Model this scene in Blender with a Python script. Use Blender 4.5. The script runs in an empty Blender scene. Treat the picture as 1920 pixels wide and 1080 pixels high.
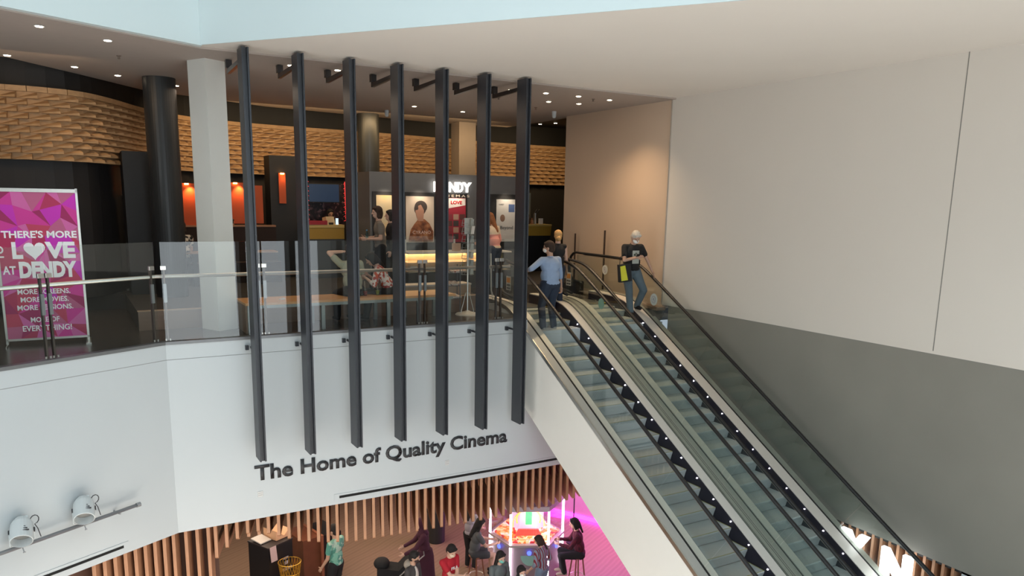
import bpy, bmesh, math, random
from mathutils import Vector, Matrix, Euler
random.seed(7)
R = math.radians
SC = bpy.context.scene
COL = SC.collection

# ------------------------------------------------------------------ camera
cam_d = bpy.data.cameras.new('camera'); cam = bpy.data.objects.new('camera', cam_d); COL.objects.link(cam)
yaw, pit, rol = R(30.02), R(10.89), R(-1.02)
fwd = Vector((math.sin(yaw)*math.cos(pit), math.cos(yaw)*math.cos(pit), -math.sin(pit)))
rt = Vector((math.cos(yaw), -math.sin(yaw), 0)); dn = fwd.cross(rt)
r_ = math.cos(rol)*rt + math.sin(rol)*dn; d_ = -math.sin(rol)*rt + math.cos(rol)*dn
cam.matrix_world = Matrix(((r_.x, -d_.x, -fwd.x, 0), (r_.y, -d_.y, -fwd.y, -12.5), (r_.z, -d_.z, -fwd.z, 2.16), (0, 0, 0, 1)))
cam_d.sensor_width = 36; cam_d.lens = 36*1449/1920; cam_d.shift_y = 119/1920; cam_d.clip_end = 200; cam_d.clip_start = .05
SC.camera = cam

# ------------------------------------------------------------------ world, exposure, large lights
w = bpy.data.worlds.new('world'); SC.world = w; w.use_nodes = True
w.node_tree.nodes['Background'].inputs[0].default_value = (.75, .85, 1, 1)
w.node_tree.nodes['Background'].inputs[1].default_value = .35
SC.view_settings.view_transform = 'Standard'; SC.view_settings.look = 'None'
SC.view_settings.exposure = 0.62; SC.view_settings.gamma = 1; SC.view_settings.use_curve_mapping = False
SC.cycles.max_bounces = 9; SC.cycles.diffuse_bounces = 4; SC.cycles.glossy_bounces = 3
SC.cycles.transparent_max_bounces = 24; SC.cycles.caustics_reflective = False; SC.cycles.caustics_refractive = False
SC.cycles.sample_clamp_indirect = 4; SC.cycles.use_denoising = True

def area(name, loc, rot, sx, sy, power, color, spread=180):
    l = bpy.data.lights.new(name, 'AREA'); l.shape = 'RECTANGLE'; l.size = sx; l.size_y = sy; l.energy = power; l.color = color
    l.spread = R(spread)
    o = bpy.data.objects.new(name, l); COL.objects.link(o); o.location = loc; o.rotation_euler = rot; return o
area('skylight', (2.2, -8.6, 8.9), (0, 0, 0), 9, 9.5, 230, (.78, .93, 1))
area('left_fill_light', (-5.6, -7.6, .4), (0, R(-90), 0), 7, 7.5, 200, (.92, .96, .96))  # added fill for the cladding and cream wall, no window modelled here
area('front_fill_light', (4.0, -15.6, .6), (R(90), 0, 0), 8, 7, 290, (.86, .93, 1))  # added fill from behind the camera for soffit and facade, no real window
area('concourse_bounce_light', (2.5, -9.5, -3.3), (0, 0, 0), 9, 7, 470, (1, .95, .90), 130)  # added lamp, shines on the floor so its bounce brightens the soffit
area('shop_ceiling_light', (4.5, 3.4, -3.3), (0, 0, 0), 6, 4, 110, (1, .80, .62))
area('shop_front_light', (4.0, -3.5, -3.2), (0, 0, 0), 4, 2.5, 25, (1, .86, .72))
area('batten_fill_light', (1.0, -3.2, -4.6), (R(90), 0, R(-25)), 5, 1.5, 60, (1, .86, .74))  # added fill aimed at the batten sides, no fixture hangs there
area('arcade_pink_light', (11.0, 1.6, -3.25), (0, 0, 0), 1.8, 2.6, 120, (1, .36, .95))
area('foyer_ceiling_light', (5.6, 3.0, 4.1), (0, 0, 0), 7, 2.2, 46, (1, .78, .58))
area('timber_wall_wash', (6.5, 5.9, 4.1), (R(35), 0, 0), 7.4, .3, 60, (1, .68, .34))
area('timber_wall_wash_left', (-1.2, 1.6, 4.1), (R(38), 0, 0), 3.6, .3, 12, (1, .66, .36))
area('timber_wall_wash_right', (12.3, 6.8, 4.1), (R(35), 0, 0), 3.5, .3, 30, (1, .68, .34))

# ------------------------------------------------------------------ materials
MATS = {}
def mat(name, c, rough=.6, metal=0, var=.06, scale=6, emit=None, es=0, bump=0, coat=0):
    if name in MATS: return MATS[name]
    m = bpy.data.materials.new(name); m.use_nodes = True; MATS[name] = m
    nt = m.node_tree; b = nt.nodes['Principled BSDF']
    b.inputs['Roughness'].default_value = rough; b.inputs['Metallic'].default_value = metal
    if coat: b.inputs['Coat Weight'].default_value = coat
    tc = nt.nodes.new('ShaderNodeTexCoord'); nz = nt.nodes.new('ShaderNodeTexNoise'); nz.inputs['Scale'].default_value = scale
    nz.inputs['Detail'].default_value = 4
    nt.links.new(tc.outputs['Object'], nz.inputs['Vector'])
    mx = nt.nodes.new('ShaderNodeMix'); mx.data_type = 'RGBA'
    mx.inputs[6].default_value = (*[max(0, x*(1-var)) for x in c], 1); mx.inputs[7].default_value = (*[min(1, x*(1+var)) for x in c], 1)
    nt.links.new(nz.outputs['Fac'], mx.inputs[0]); nt.links.new(mx.outputs[2], b.inputs['Base Color'])
    if emit:
        b.inputs['Emission Color'].default_value = (*emit, 1); b.inputs['Emission Strength'].default_value = es
    if bump:
        bp = nt.nodes.new('ShaderNodeBump'); bp.inputs['Strength'].default_value = bump; bp.inputs['Distance'].default_value = .01
        nt.links.new(nz.outputs['Fac'], bp.inputs['Height']); nt.links.new(bp.outputs[0], b.inputs['Normal'])
    return m
def ramp_mat(name, tex, stops, rough=.6, scale=(1, 1, 1), interp='CONSTANT', metal=0, bump=0, emit=0, rot=(0, 0, 0), **kw):
    """texture -> colour ramp material; tex: voronoi / noise / wave / brick / checker"""
    if name in MATS: return MATS[name]
    m = bpy.data.materials.new(name); m.use_nodes = True; MATS[name] = m
    nt = m.node_tree; b = nt.nodes['Principled BSDF']; b.inputs['Roughness'].default_value = rough; b.inputs['Metallic'].default_value = metal
    tc = nt.nodes.new('ShaderNodeTexCoord'); mp = nt.nodes.new('ShaderNodeMapping'); mp.inputs['Scale'].default_value = scale
    mp.inputs['Rotation'].default_value = rot
    nt.links.new(tc.outputs['Object'], mp.inputs['Vector'])
    t = nt.nodes.new({'voronoi': 'ShaderNodeTexVoronoi', 'noise': 'ShaderNodeTexNoise', 'wave': 'ShaderNodeTexWave'}[tex])
    for k, v in kw.items():
        if k in t.inputs: t.inputs[k].default_value = v
        else: setattr(t, k, v)
    nt.links.new(mp.outputs[0], t.inputs['Vector'])
    out = t.outputs['Color'] if tex == 'voronoi' else t.outputs['Fac']
    rp = nt.nodes.new('ShaderNodeValToRGB'); rp.color_ramp.interpolation = interp
    e = rp.color_ramp.elements
    while len(e) < len(stops): e.new(.5)
    for i, (p, c) in enumerate(stops): e[i].position = p; e[i].color = (*c, 1)
    if tex == 'voronoi':
        sp = nt.nodes.new('ShaderNodeSeparateColor'); nt.links.new(out, sp.inputs[0]); out = sp.outputs[0]
    nt.links.new(out, rp.inputs[0]); nt.links.new(rp.outputs[0], b.inputs['Base Color'])
    if emit:
        nt.links.new(rp.outputs[0], b.inputs['Emission Color']); b.inputs['Emission Strength'].default_value = emit
    if bump:
        bp = nt.nodes.new('ShaderNodeBump'); bp.inputs['Strength'].default_value = bump; bp.inputs['Distance'].default_value = .02
        nt.links.new(out, bp.inputs['Height']); nt.links.new(bp.outputs[0], b.inputs['Normal'])
    return m
def glass_mat(name, tint, gloss=1.0, rough=.02, ior=1.5):
    if name in MATS: return MATS[name]
    m = bpy.data.materials.new(name); m.use_nodes = True; MATS[name] = m
    nt = m.node_tree; nt.nodes.clear()
    o = nt.nodes.new('ShaderNodeOutputMaterial'); tr = nt.nodes.new('ShaderNodeBsdfTransparent'); gl = nt.nodes.new('ShaderNodeBsdfGlossy')
    tr.inputs[0].default_value = (*tint, 1); gl.inputs['Roughness'].default_value = rough; gl.inputs[0].default_value = (gloss, gloss, gloss, 1)
    fr = nt.nodes.new('ShaderNodeFresnel')                     # same reflectance on both faces of the pane
    gm = nt.nodes.new('ShaderNodeNewGeometry'); mr = nt.nodes.new('ShaderNodeMapRange')
    mr.inputs['To Min'].default_value = ior; mr.inputs['To Max'].default_value = 1/ior
    nt.links.new(gm.outputs['Backfacing'], mr.inputs['Value']); nt.links.new(mr.outputs[0], fr.inputs[0])
    nz = nt.nodes.new('ShaderNodeTexNoise'); nz.inputs['Scale'].default_value = 2
    mu = nt.nodes.new('ShaderNodeMath'); mu.operation = 'MULTIPLY_ADD'; mu.inputs[1].default_value = .01; mu.inputs[2].default_value = 0
    ad = nt.nodes.new('ShaderNodeMath'); ad.operation = 'ADD'
    nt.links.new(nz.outputs['Fac'], mu.inputs[0]); nt.links.new(fr.outputs[0], ad.inputs[0]); nt.links.new(mu.outputs[0], ad.inputs[1])
    mx = nt.nodes.new('ShaderNodeMixShader'); nt.links.new(ad.outputs[0], mx.inputs[0]); nt.links.new(tr.outputs[0], mx.inputs[1])
    nt.links.new(gl.outputs[0], mx.inputs[2]); nt.links.new(mx.outputs[0], o.inputs[0]); return m

white = mat('white_paint', (.535, .58, .60), .55, var=.02, scale=.8)
upper_white = mat('upper_wall_paint', (.66, .75, .76), .6, var=.02, scale=.6)
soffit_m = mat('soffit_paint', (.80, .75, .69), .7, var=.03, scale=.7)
cream = mat('cream_wall_paint', (.67, .625, .565), .6, var=.035, scale=.5)
grey_wall = mat('grey_render', (.235, .225, .195), .8, var=.12, scale=.9)
tan_m = mat('tan_wall_paint', (.62, .48, .36), .6, var=.03, scale=1)
black_steel = mat('black_steel', (.030, .034, .042), .38, .0, var=.15, scale=9)
black_m = mat('black_paint', (.012, .012, .013), .6, var=.2)
dark_grey = mat('dark_grey_panel', (.085, .09, .095), .5, var=.1)
darkfloor = ramp_mat('dark_tile_floor', 'noise', [(0, (.035, .03, .027)), (1, (.085, .07, .06))], .25, (2, 2, 2), 'LINEAR', Scale=3)
steel = mat('brushed_steel', (.62, .60, .56), .32, 1, var=.08, scale=30)
rail_m = mat('satin_handrail', (.72, .70, .66), .3, .85, var=.05, scale=12)
bronze = mat('dark_bronze_post', (.11, .085, .075), .35, .6, var=.1)
rubber = mat('black_rubber', (.012, .012, .013), .38, var=.2)
ink = mat('charcoal_lettering', (.035, .037, .04), .5)
concrete_white = mat('white_slab_face', (.55, .62, .57), .6)
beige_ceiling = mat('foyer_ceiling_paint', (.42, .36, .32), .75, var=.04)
wood_batten = ramp_mat('batten_timber', 'noise', [(0, (.36, .17, .09)), (1, (.56, .30, .17))], .55, (9, 9, 1.2), 'LINEAR', Scale=3)
parquet = ramp_mat('parquet_floor', 'wave', [(0, (.25, .165, .11)), (.5, (.31, .21, .145)), (1, (.27, .18, .12))], .4, (1, 1, 1), 'LINEAR', rot=(0, 0, R(62)), Scale=1.5, Distortion=1.5, Detail=2)
bench_wood = ramp_mat('bench_timber', 'wave', [(0, (.50, .25, .10)), (1, (.62, .34, .15))], .4, (1, 1, 1), 'LINEAR', rot=(0, 0, R(90)), Scale=4, Distortion=3, Detail=2)
plinth_wood = ramp_mat('plinth_timber', 'noise', [(0, (.16, .10, .07)), (1, (.24, .15, .10))], .5, (1, 8, 8), 'LINEAR', Scale=2)
glass_bal = glass_mat('balustrade_glass', (.94, .96, .95), .85)
glass_esc = glass_mat('escalator_glass', (.925, .96, .95), .9)
glass_edge = mat('green_glass_edge', (.22, .34, .30), .2)
yellow = mat('safety_yellow', (.75, .55, .03), .5)
def emis(name, c, s): return mat(name, c, .5, var=0, emit=c, es=s)
lamp_white = emis('lamp_white', (1, .95, .88), 14)
sign_white = emis('sign_white', (1, .93, .85), 2.6)
tube_white = emis('tube_light', (1, .86, 1), 7)
letter_white = emis('letter_light', (.96, .98, 1), 2.4)
spark = emis('skirt_led', (.92, .9, 1), 30)

# ------------------------------------------------------------------ mesh helpers
class MB:
    def __init__(s): s.v, s.f, s.mi = [], [], []
    def add(s, vs, fs, M=None, mi=0):
        n = len(s.v); s.v += [tuple(M @ Vector(p)) if M else tuple(p) for p in vs]
        s.f += [tuple(i+n for i in f) for f in fs]; s.mi += [mi]*len(fs); return s
    def box(s, c, d, M=None, mi=0, rz=0, rx=0, ry=0):
        x, y, z = [q/2 for q in d]
        vs = [(a*x, b*y, e*z) for a in (-1, 1) for b in (-1, 1) for e in (-1, 1)]
        T = Matrix.Translation(c) @ Euler((rx, ry, rz)).to_matrix().to_4x4()
        if M: T = M @ T
        return s.add(vs, [(0, 1, 3, 2), (4, 6, 7, 5), (0, 4, 5, 1), (2, 3, 7, 6), (0, 2, 6, 4), (1, 5, 7, 3)], T, mi)
    def bb(s, x0, x1, y0, y1, z0, z1, mi=0):
        return s.box(((x0+x1)/2, (y0+y1)/2, (z0+z1)/2), (abs(x1-x0), abs(y1-y0), abs(z1-z0)), mi=mi)
    def prism(s, poly, a, b, axis='z', M=None, mi=0):
        """extrude a 2D polygon from a to b along axis: z (x,y) / y (x,z) / x (y,z)"""
        f = {'z': lambda p, h: (p[0], p[1], h), 'y': lambda p, h: (p[0], h, p[1]), 'x': lambda p, h: (h, p[0], p[1])}[axis]
        n = len(poly); vs = [f(p, a) for p in poly] + [f(p, b) for p in poly]
        fs = [tuple(range(n))[::-1], tuple(range(n, 2*n))] + [(i, (i+1) % n, n+(i+1) % n, n+i) for i in range(n)]
        return s.add(vs, fs, M, mi)
    def tube(s, pts, r, n=8, caps=True, rad=None, M=None, mi=0, flat=1):
        pts = [Vector(p) for p in pts]; vs, fs = [], []
        up = None
        for i, p in enumerate(pts):
            d = (pts[min(i+1, len(pts)-1)] - pts[max(i-1, 0)]).normalized()
            if up is None: up = Vector((0, 0, 1)) if abs(d.z) < .9 else Vector((1, 0, 0))
            a = d.cross(up).normalized(); b = a.cross(d).normalized(); up = b
            rr = rad[i] if rad else r
            for k in range(n):
                t = 2*math.pi*k/n + math.pi/n; vs.append(p + rr*(math.cos(t)*a + flat*math.sin(t)*b))
        for i in range(len(pts)-1):
            for k in range(n):
                fs.append((i*n+k, i*n+(k+1) % n, (i+1)*n+(k+1) % n, (i+1)*n+k))
        if caps: fs += [tuple(range(n))[::-1], tuple(range((len(pts)-1)*n, len(pts)*n))]
        return s.add(vs, fs, M, mi)
    def lathe(s, prof, n=16, M=None, c=(0, 0, 0), mi=0):
        vs = [(c[0]+r*math.cos(2*math.pi*k/n), c[1]+r*math.sin(2*math.pi*k/n), c[2]+z) for r, z in prof for k in range(n)]
        fs = [(i*n+k, i*n+(k+1) % n, (i+1)*n+(k+1) % n, (i+1)*n+k) for i in range(len(prof)-1) for k in range(n)]
        fs += [tuple(range(n))[::-1], tuple(range((len(prof)-1)*n, len(prof)*n))]
        return s.add(vs, fs, M, mi)
    def ell(s, c, r, M=None, n=14, mi=0, rot=None):
        vs, fs = [], []; m = n//2+1
        for i in range(1, m):
            ph = math.pi*i/m
            for k in range(n):
                t = 2*math.pi*k/n; vs.append((r[0]*math.sin(ph)*math.cos(t), r[1]*math.sin(ph)*math.sin(t), r[2]*math.cos(ph)))
        vs += [(0, 0, r[2]), (0, 0, -r[2])]; T, B = len(vs)-2, len(vs)-1
        for i in range(m-2):
            for k in range(n): fs.append((i*n+k, (i+1)*n+k, (i+1)*n+(k+1) % n, i*n+(k+1) % n))
        for k in range(n): fs.append((T, k, (k+1) % n)); fs.append((B, (m-2)*n+(k+1) % n, (m-2)*n+k))
        X = Matrix.Translation(c)
        if rot: X = X @ Euler(rot).to_matrix().to_4x4()
        if M: X = M @ X
        return s.add(vs, fs, X, mi)
    def cap(s, p0, r0, p1, r1, n=12, M=None):
        p0, p1 = Vector(p0), Vector(p1); d = p1-p0; L = d.length
        if L < 1e-5: return s.ell(p0, (r0, r0, r0), M)
        q = d.to_track_quat('Z', 'Y').to_matrix().to_4x4(); prof = []
        for i in range(1, 5): a = math.pi/2*(1-i/4.); prof.append((max(1e-4, r0*math.cos(a)), -r0*math.sin(a)))
        prof = [(1e-4 if False else r0*.05, -r0)] + prof
        for i in range(0, 4): a = math.pi/2*i/4.; prof.append((max(1e-4, r1*math.cos(a)), L+r1*math.sin(a)))
        prof.append((r1*.05, L+r1))
        T = Matrix.Translation(p0) @ q
        if M: T = M @ T
        return s.lathe(prof, n, T)
    def mesh(s, name, mats):
        me = bpy.data.meshes.new(name); me.from_pydata(s.v, [], s.f)
        for m in (mats if isinstance(mats, (list, tuple)) else [mats]): me.materials.append(m)
        me.polygons.foreach_set('material_index', s.mi); me.update()
        bm = bmesh.new(); bm.from_mesh(me); bmesh.ops.recalc_face_normals(bm, faces=bm.faces); bm.to_mesh(me); bm.free(); return me
    def obj(s, name, mats, parent=None, smooth=False, bevel=0, M=None):
        me = s.mesh(name, mats); o = bpy.data.objects.new(name, me); COL.objects.link(o)
        if smooth: me.polygons.foreach_set('use_smooth', [True]*len(me.polygons))
        if parent: o.parent = parent
        if M is not None: o.matrix_local = M
        if bevel:
            b = o.modifiers.new('b', 'BEVEL'); b.width = bevel; b.segments = 2; b.limit_method = 'ANGLE'
        return o
def tag(o, label, cat, group=None, kind=None):
    o['label'] = label; o['category'] = cat
    if group: o['group'] = group
    if kind: o['kind'] = kind
    return o
def struct(o, label=None):
    o['kind'] = 'structure'
    if label: o['label'] = label; o['category'] = o.name.split('_')[0]
    return o
def empty(name, loc=(0, 0, 0), rz=0, label=None, cat=None, group=None):
    o = bpy.data.objects.new(name, None); COL.objects.link(o); o.location = loc; o.rotation_euler = (0, 0, rz); o.empty_display_size = .1
    if label: tag(o, label, cat, group)
    return o
def dup(root, loc, label=None, rz=None):
    c = root.copy(); COL.objects.link(c); c.location = loc
    if rz is not None: c.rotation_euler = (0, 0, rz)
    if label: c['label'] = label
    for ch in root.children:
        d = ch.copy(); COL.objects.link(d); d.parent = c
        for g in ch.children:
            e = g.copy(); COL.objects.link(e); e.parent = d
    return c
def text(name, s, m, parent=None, M=None, width=None, height=None, ext=.004, bold=.0, align='CENTER', spacing=1.0):
    """lettering in the local XZ plane facing -Y, cap height or total width given"""
    cu = bpy.data.curves.new(name, 'FONT'); cu.body = s; cu.size = 1; cu.offset = bold; cu.align_x = 'LEFT'; cu.space_character = spacing
    cu.resolution_u = 3
    t = bpy.data.objects.new('tmp', cu); COL.objects.link(t)
    dg = bpy.context.evaluated_depsgraph_get(); me = bpy.data.meshes.new_from_object(t.evaluated_get(dg))
    bpy.data.objects.remove(t); bpy.data.curves.remove(cu)
    xs = [v.co.x for v in me.vertices]; ys = [v.co.y for v in me.vertices]
    w, h = max(xs)-min(xs), max(ys)-min(ys)
    sx = width/w if width else (height/h); sy = height/h if height else sx
    off = {'CENTER': -(min(xs)+w/2), 'LEFT': -min(xs)}[align]
    bm = bmesh.new(); bm.from_mesh(me)
    for v in bm.verts: v.co = Vector(((v.co.x+off)*sx, 0, (v.co.y-min(ys))*sy))
    if ext:
        r = bmesh.ops.extrude_face_region(bm, geom=bm.faces[:])
        for v in [g for g in r['geom'] if isinstance(g, bmesh.types.BMVert)]: v.co.y -= ext
        bmesh.ops.recalc_face_normals(bm, faces=bm.faces)
    bm.to_mesh(me); bm.free(); me.name = name; me.materials.clear(); me.materials.append(m)
    o = bpy.data.objects.new(name, me); COL.objects.link(o)
    if parent: o.parent = parent
    if M is not None: o.matrix_local = M
    return o
T = Matrix.Translation
def RZ(a): return Matrix.Rotation(a, 4, 'Z')

# ------------------------------------------------------------------ the setting
LD = Vector((-.883, -.469, 0)); LN = Vector((.469, -.883, 0))     # angled left wall: direction away from the corner, outward normal
def L(d, out, z): p = Vector((1.2, 0, 0)) + LD*d + LN*out; return Vector((p.x, p.y, z))
cL = L(7.5, 0, 0)
def face_wall(name, z0, z1, m):
    p = [(1.2, 0), (cL.x, cL.y), (cL.x-.14, cL.y+.26), (1.13, .3), (7.55, .3), (7.55, 0)] 
    return MB().prism(p, z0, z1).obj(name, m)
# facade: top band and main band with a fine joint between
struct(face_wall('wall_facade_band', -.262, -.03, white))
mb = MB(); mb.prism([(1.2, 0), (cL.x, cL.y), (cL.x-.14, cL.y+.26), (1.13, .3), (10.9, .3), (10.9, 0)], -3.05, -.270)
struct(mb.obj('wall_facade', white))
struct(MB().prism([(1.21, .01), (cL.x, cL.y+.01), (cL.x-.14, cL.y+.26), (1.13, .3), (7.55, .3), (7.55, .01)], -.30, -.2).obj('trim_1', mat('joint_grey', (.35, .35, .35))))
# steel edge channel under the glass
struct(MB().prism([(1.2, -.012), (cL.x, cL.y-.012), (cL.x-.14, cL.y+.1), (1.16, .1), (7.5, .1), (7.5, -.012)], -.035, .012).obj('trim_2', mat('edge_channel', (.20, .205, .21), .4, .5)))
# upper floor (opening for the escalators) and raised foyer platform
mb = MB(); mb.prism([(1.16, .1), (cL.x-.1, cL.y+.1), (-7, 12), (16, 12), (16, 2.1), (7.5, 2.1), (7.5, .1)], -.25, 0)
mb.prism([(10.72, 2.1), (16, 2.1), (16, .1), (10.72, .1)], -.25, 0)
struct(mb.obj('floor_upper', darkfloor))
struct(MB().prism([(.95, 1.35), (7.3, 1.35), (7.3, 2.6), (15.9, 3.6), (15.9, 11.9), (-6.5, 11.9), (-6.5, 5.5), (.95, 4.2)], .0, .30).obj('floor_platform', [mat('foyer_carpet', (.03, .026, .024), .9)]))
struct(MB().bb(.95, 7.32, 1.31, 1.35, 0, .31).obj('baseboard_platform', plinth_wood))
struct(MB().bb(.94, 7.33, 1.30, 1.38, .31, .325).obj('trim_3', mat('plinth_edge', (.42, .28, .18), .5)))
# slab edge beside the well
struct(MB().bb(10.74, 10.949, .12, .16, -.5, -.02).obj('wall_slab_edge', concrete_white))
struct(MB().bb(10.72, 10.95, -.02, 2.3, -.02, .05).obj('trim_4', mat('slab_brown_edge', (.24, .15, .10), .5)))
struct(MB().bb(10.74, 10.949, .16, 2.0, -3.0, -.5).obj('wall_well_side', concrete_white))
# right wall: cream above, tan inside, grey below
struct(MB().bb(10.95, 11.15, -16, .1, .12, 9.3).obj('wall_right', cream))
struct(MB().bb(10.965, 11.15, .1, 4.0, 0, 4.35).obj('wall_right_tan', tan_m))
struct(MB().bb(10.96, 11.15, -16, -.1, -3.0, .09).obj('wall_right_lower', grey_wall))
struct(MB().bb(10.955, 11.2, -16, .1, .085, .13).obj('trim_5', cream))
struct(MB().bb(10.946, 10.951, -5.925, -5.912, .13, 4.3).obj('trim_6', mat('seam_shadow', (.22, .21, .19), .8)))  # dark joint line in the cream wall
struct(MB().bb(10.93, 10.97, .095, .115, .1, 4.3).obj('trim_7', mat('corner_bead', (.42, .36, .3))))
# soffit, bulkheads
BK = [(1.93, -.14), (10.95, -12.2)]
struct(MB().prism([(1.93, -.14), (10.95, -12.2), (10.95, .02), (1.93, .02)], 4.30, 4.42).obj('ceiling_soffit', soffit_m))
blx, bly = 1.93-.883*8, -.14-.43*8
struct(MB().prism([(1.914, -.152), (10.938, -12.212), (10.950, -12.203), (1.926, -.143)], 4.298, 4.43).prism([(1.914, -.152), (10.938, -12.212), (11.1, -12.1), (2.0, 0)], 4.43, 9.2).obj('wall_bulkhead_right', upper_white))
struct(MB().prism([(1.93, -.14), (blx, bly), (blx, bly+.15), (1.93, .02)], 4.29, 9.2).obj('wall_bulkhead_left', upper_white))
# foyer ceiling, dark ceiling beyond
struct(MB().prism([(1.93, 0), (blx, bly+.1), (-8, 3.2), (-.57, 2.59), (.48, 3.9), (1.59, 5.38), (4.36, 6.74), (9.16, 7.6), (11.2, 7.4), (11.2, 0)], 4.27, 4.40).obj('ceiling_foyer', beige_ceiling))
struct(MB().bb(-8, 16, 2.0, 13, 4.55, 4.7).obj('ceiling_dark', black_m))
struct(MB().bb(-8, 16.2, 12, 12.2, -.2, 4.7).obj('wall_back', black_m))
struct(MB().bb(16, 16.2, 0, 12, -.2, 4.7).obj('wall_foyer_right', black_m))
struct(MB().bb(-8.2, -8, -5, 12, -.2, 4.7).obj('wall_foyer_left', black_m))
struct(MB().bb(11.15, 16, 3.8, 4.0, 0, 4.55).obj('wall_foyer_return', dark_grey))
# atrium enclosure
struct(MB().bb(-6.2, -6, -16.2, -3.5, -6.0, 9.2).obj('wall_left', white))
struct(MB().bb(-6.2, 11.2, -16.2, -16, -6.0, 9.2).obj('wall_front', white))
struct(MB().bb(-6.2, 11.2, -16.2, 1, 9.2, 9.4).obj('ceiling_atrium', white))
# lower level
struct(MB().bb(-8, 18, -2.6, 12, -6.2, -6.0).obj('floor_lower', parquet))
struct(MB().bb(-8, 18, -16.2, -2.6, -6.2, -6.0).obj('floor_concourse', mat('pale_bounce_floor', (.74, .71, .66), .45, var=.05)))  # unseen stretch of floor, coloured pale to bounce light up to the soffit
struct(MB().prism([(-8, -5), (cL.x, cL.y+.4), (1.1, .35), (11, .35), (11, -16), (18, -16), (18, 12), (-8, 12)], -3.05, -2.95).obj('ceiling_lower', black_m))
struct(MB().bb(-8, 18, 9, 9.2, -6, -3).obj('wall_lower_back', mat('shop_back_wall', (.10, .075, .06), .7)))
struct(MB().bb(17.8, 18, -16, 9, -6, -3).obj('wall_lower_right', mat('shop_side_wall', (.35, .25, .2), .7)))
# pink arcade wall
pa, pb = Vector((10.38, 4.8)), Vector((13.2, -.47)); pd = (pb-pa).normalized(); pn = Vector((-pd.y, pd.x)); pn = -pn if pn.x > 0 else pn
A = pa; B = pb
struct(MB().prism([tuple(A), tuple(B), tuple(B-pn*.15), tuple(A-pn*.15)], -6.0, -3.05).obj('wall_arcade', mat('pink_wall', (.75, .38, .62), .6)))
tag(MB().prism([tuple(A+pn*.02), tuple(B+pn*.02), tuple(B), tuple(A)], -6.0, -5.90).obj('light_strip', emis('magenta_strip', (1, .03, .85), 5)), 'magenta light strip glowing along the foot of the pink arcade wall', 'light strip')

# ------------------------------------------------------------------ square column, round columns
c = MB(); ux, uy = Vector((-.2, .385)).normalized(), Vector((.32, .16)).normalized()
b0 = Vector((2.10, .77)); q = [b0, b0+uy*.36, b0+uy*.36+ux*.44, b0+ux*.44]
struct(c.prism([tuple(p) for p in q], 0, 4.3).obj('column_white', mat('column_paint', (.72, .72, .68), .55, var=.02)), None)
def rcol(name, x, y, r, m, z0=0.0, z1=4.6): return struct(MB().lathe([(r, z0), (r, z1)], 40, c=(x, y, 0)).obj(name, m, smooth=False))
o = rcol('column_dark', 1.72, 3.45, .28, mat('column_charcoal', (.028, .031, .033), .35)); 
rcol('column_dark_far', 6.82, 6.7, .27, MATS['column_charcoal'])
struct(MB().bb(9.45, 9.95, 6.9, 7.4, .3, 4.5).obj('column_tan', mat('column_tan_paint', (.28, .23, .19), .6)))
struct(MB().bb(4.28, 4.95, 6.35, 6.9, .3, 3.15).obj('column_pilaster', black_m))
struct(MB().bb(1.05, 1.5, 3.9, 4.6, .3, 2.98).obj('column_black_box', black_m))

# ------------------------------------------------------------------ curved timber wall of stepped blocks
pts = [(-3.2, 4.3), (-1.6, 3.65), (-.72, 3.45), (-.15, 3.45), (.45, 3.7), (1.0, 4.55), (1.6, 5.75), (2.5, 6.85), (3.7, 7.5), (5.0, 7.8), (6.3, 7.92), (7.9, 8.1), (9.5, 8.45), (11.2, 8.8), (12.8, 8.95), (15.5, 8.9)]
def catmull(p, n=14):
    out = []
    for i in range(len(p)-1):
        a, b, c_, d = [Vector(p[max(0, min(len(p)-1, i+k))]) for k in (-1, 0, 1, 2)]
        for j in range(n):
            t = j/n; out.append(.5*((2*b)+(-a+c_)*t+(2*a-5*b+4*c_-d)*t*t+(-a+3*b-3*c_+d)*t**3))
    out.append(Vector(p[-1])); return out
curve = catmull(pts)
def resample(c, step):
    out = [c[0]]; acc = 0
    for a, b in zip(c, c[1:]):
        d = (b-a).length
        while acc + d >= step:
            t = (step-acc)/d; a = a+(b-a)*t; out.append(a.copy()); d = (b-a).length; acc = 0
        acc += d
    return out
def wall_strip(mb, c, z0, z1, th, off=0):
    for a, b in zip(c, c[1:]):
        n = Vector(((b-a).y, -(b-a).x)).normalized()
        mb.prism([tuple(a+n*off), tuple(b+n*off), tuple(b-n*th), tuple(a-n*th)], z0, z1)
cc = resample(curve, .30)
mb = MB(); wall_strip(mb, cc, 2.74, 3.95, .1)
rows = 10; zz0, zz1 = 2.74, 3.86; rh = (zz1-zz0)/rows
cf = resample(curve, .15)
for r in range(rows):
    for i in range((r % 2), len(cf)-2, 2):
        a, b = cf[i], cf[i+2]; n = Vector(((b-a).y, -(b-a).x)).normalized()
        z = zz0+r*rh; k = .10*random.uniform(.8, 1.1)
        # wedge-shaped block: proud at its right top, sloping back down and to the left
        k = .15*random.uniform(.8, 1.15); zm = z+rh*random.uniform(.36, .46); zt = z+rh
        v = [(*a, z), (*b, z), (*(b+n*k), z), (*(b+n*k*.95), zm), (*b, zt), (*a, zt), (*(a+n*.01), z+.01)]
        mb.add(v, [(0, 1, 2), (0, 2, 3, 6), (6, 3, 4, 5), (1, 4, 3, 2), (0, 6, 5)])
wall_strip(mb, cc, 3.86, 3.95, .1, .05)
timber = ramp_mat('stacked_timber', 'noise', [(0, (.34, .20, .10)), (1, (.58, .37, .19))], .6, (3, 3, 6), 'LINEAR', Scale=3)
struct(mb.obj('wall_timber', timber))
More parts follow.
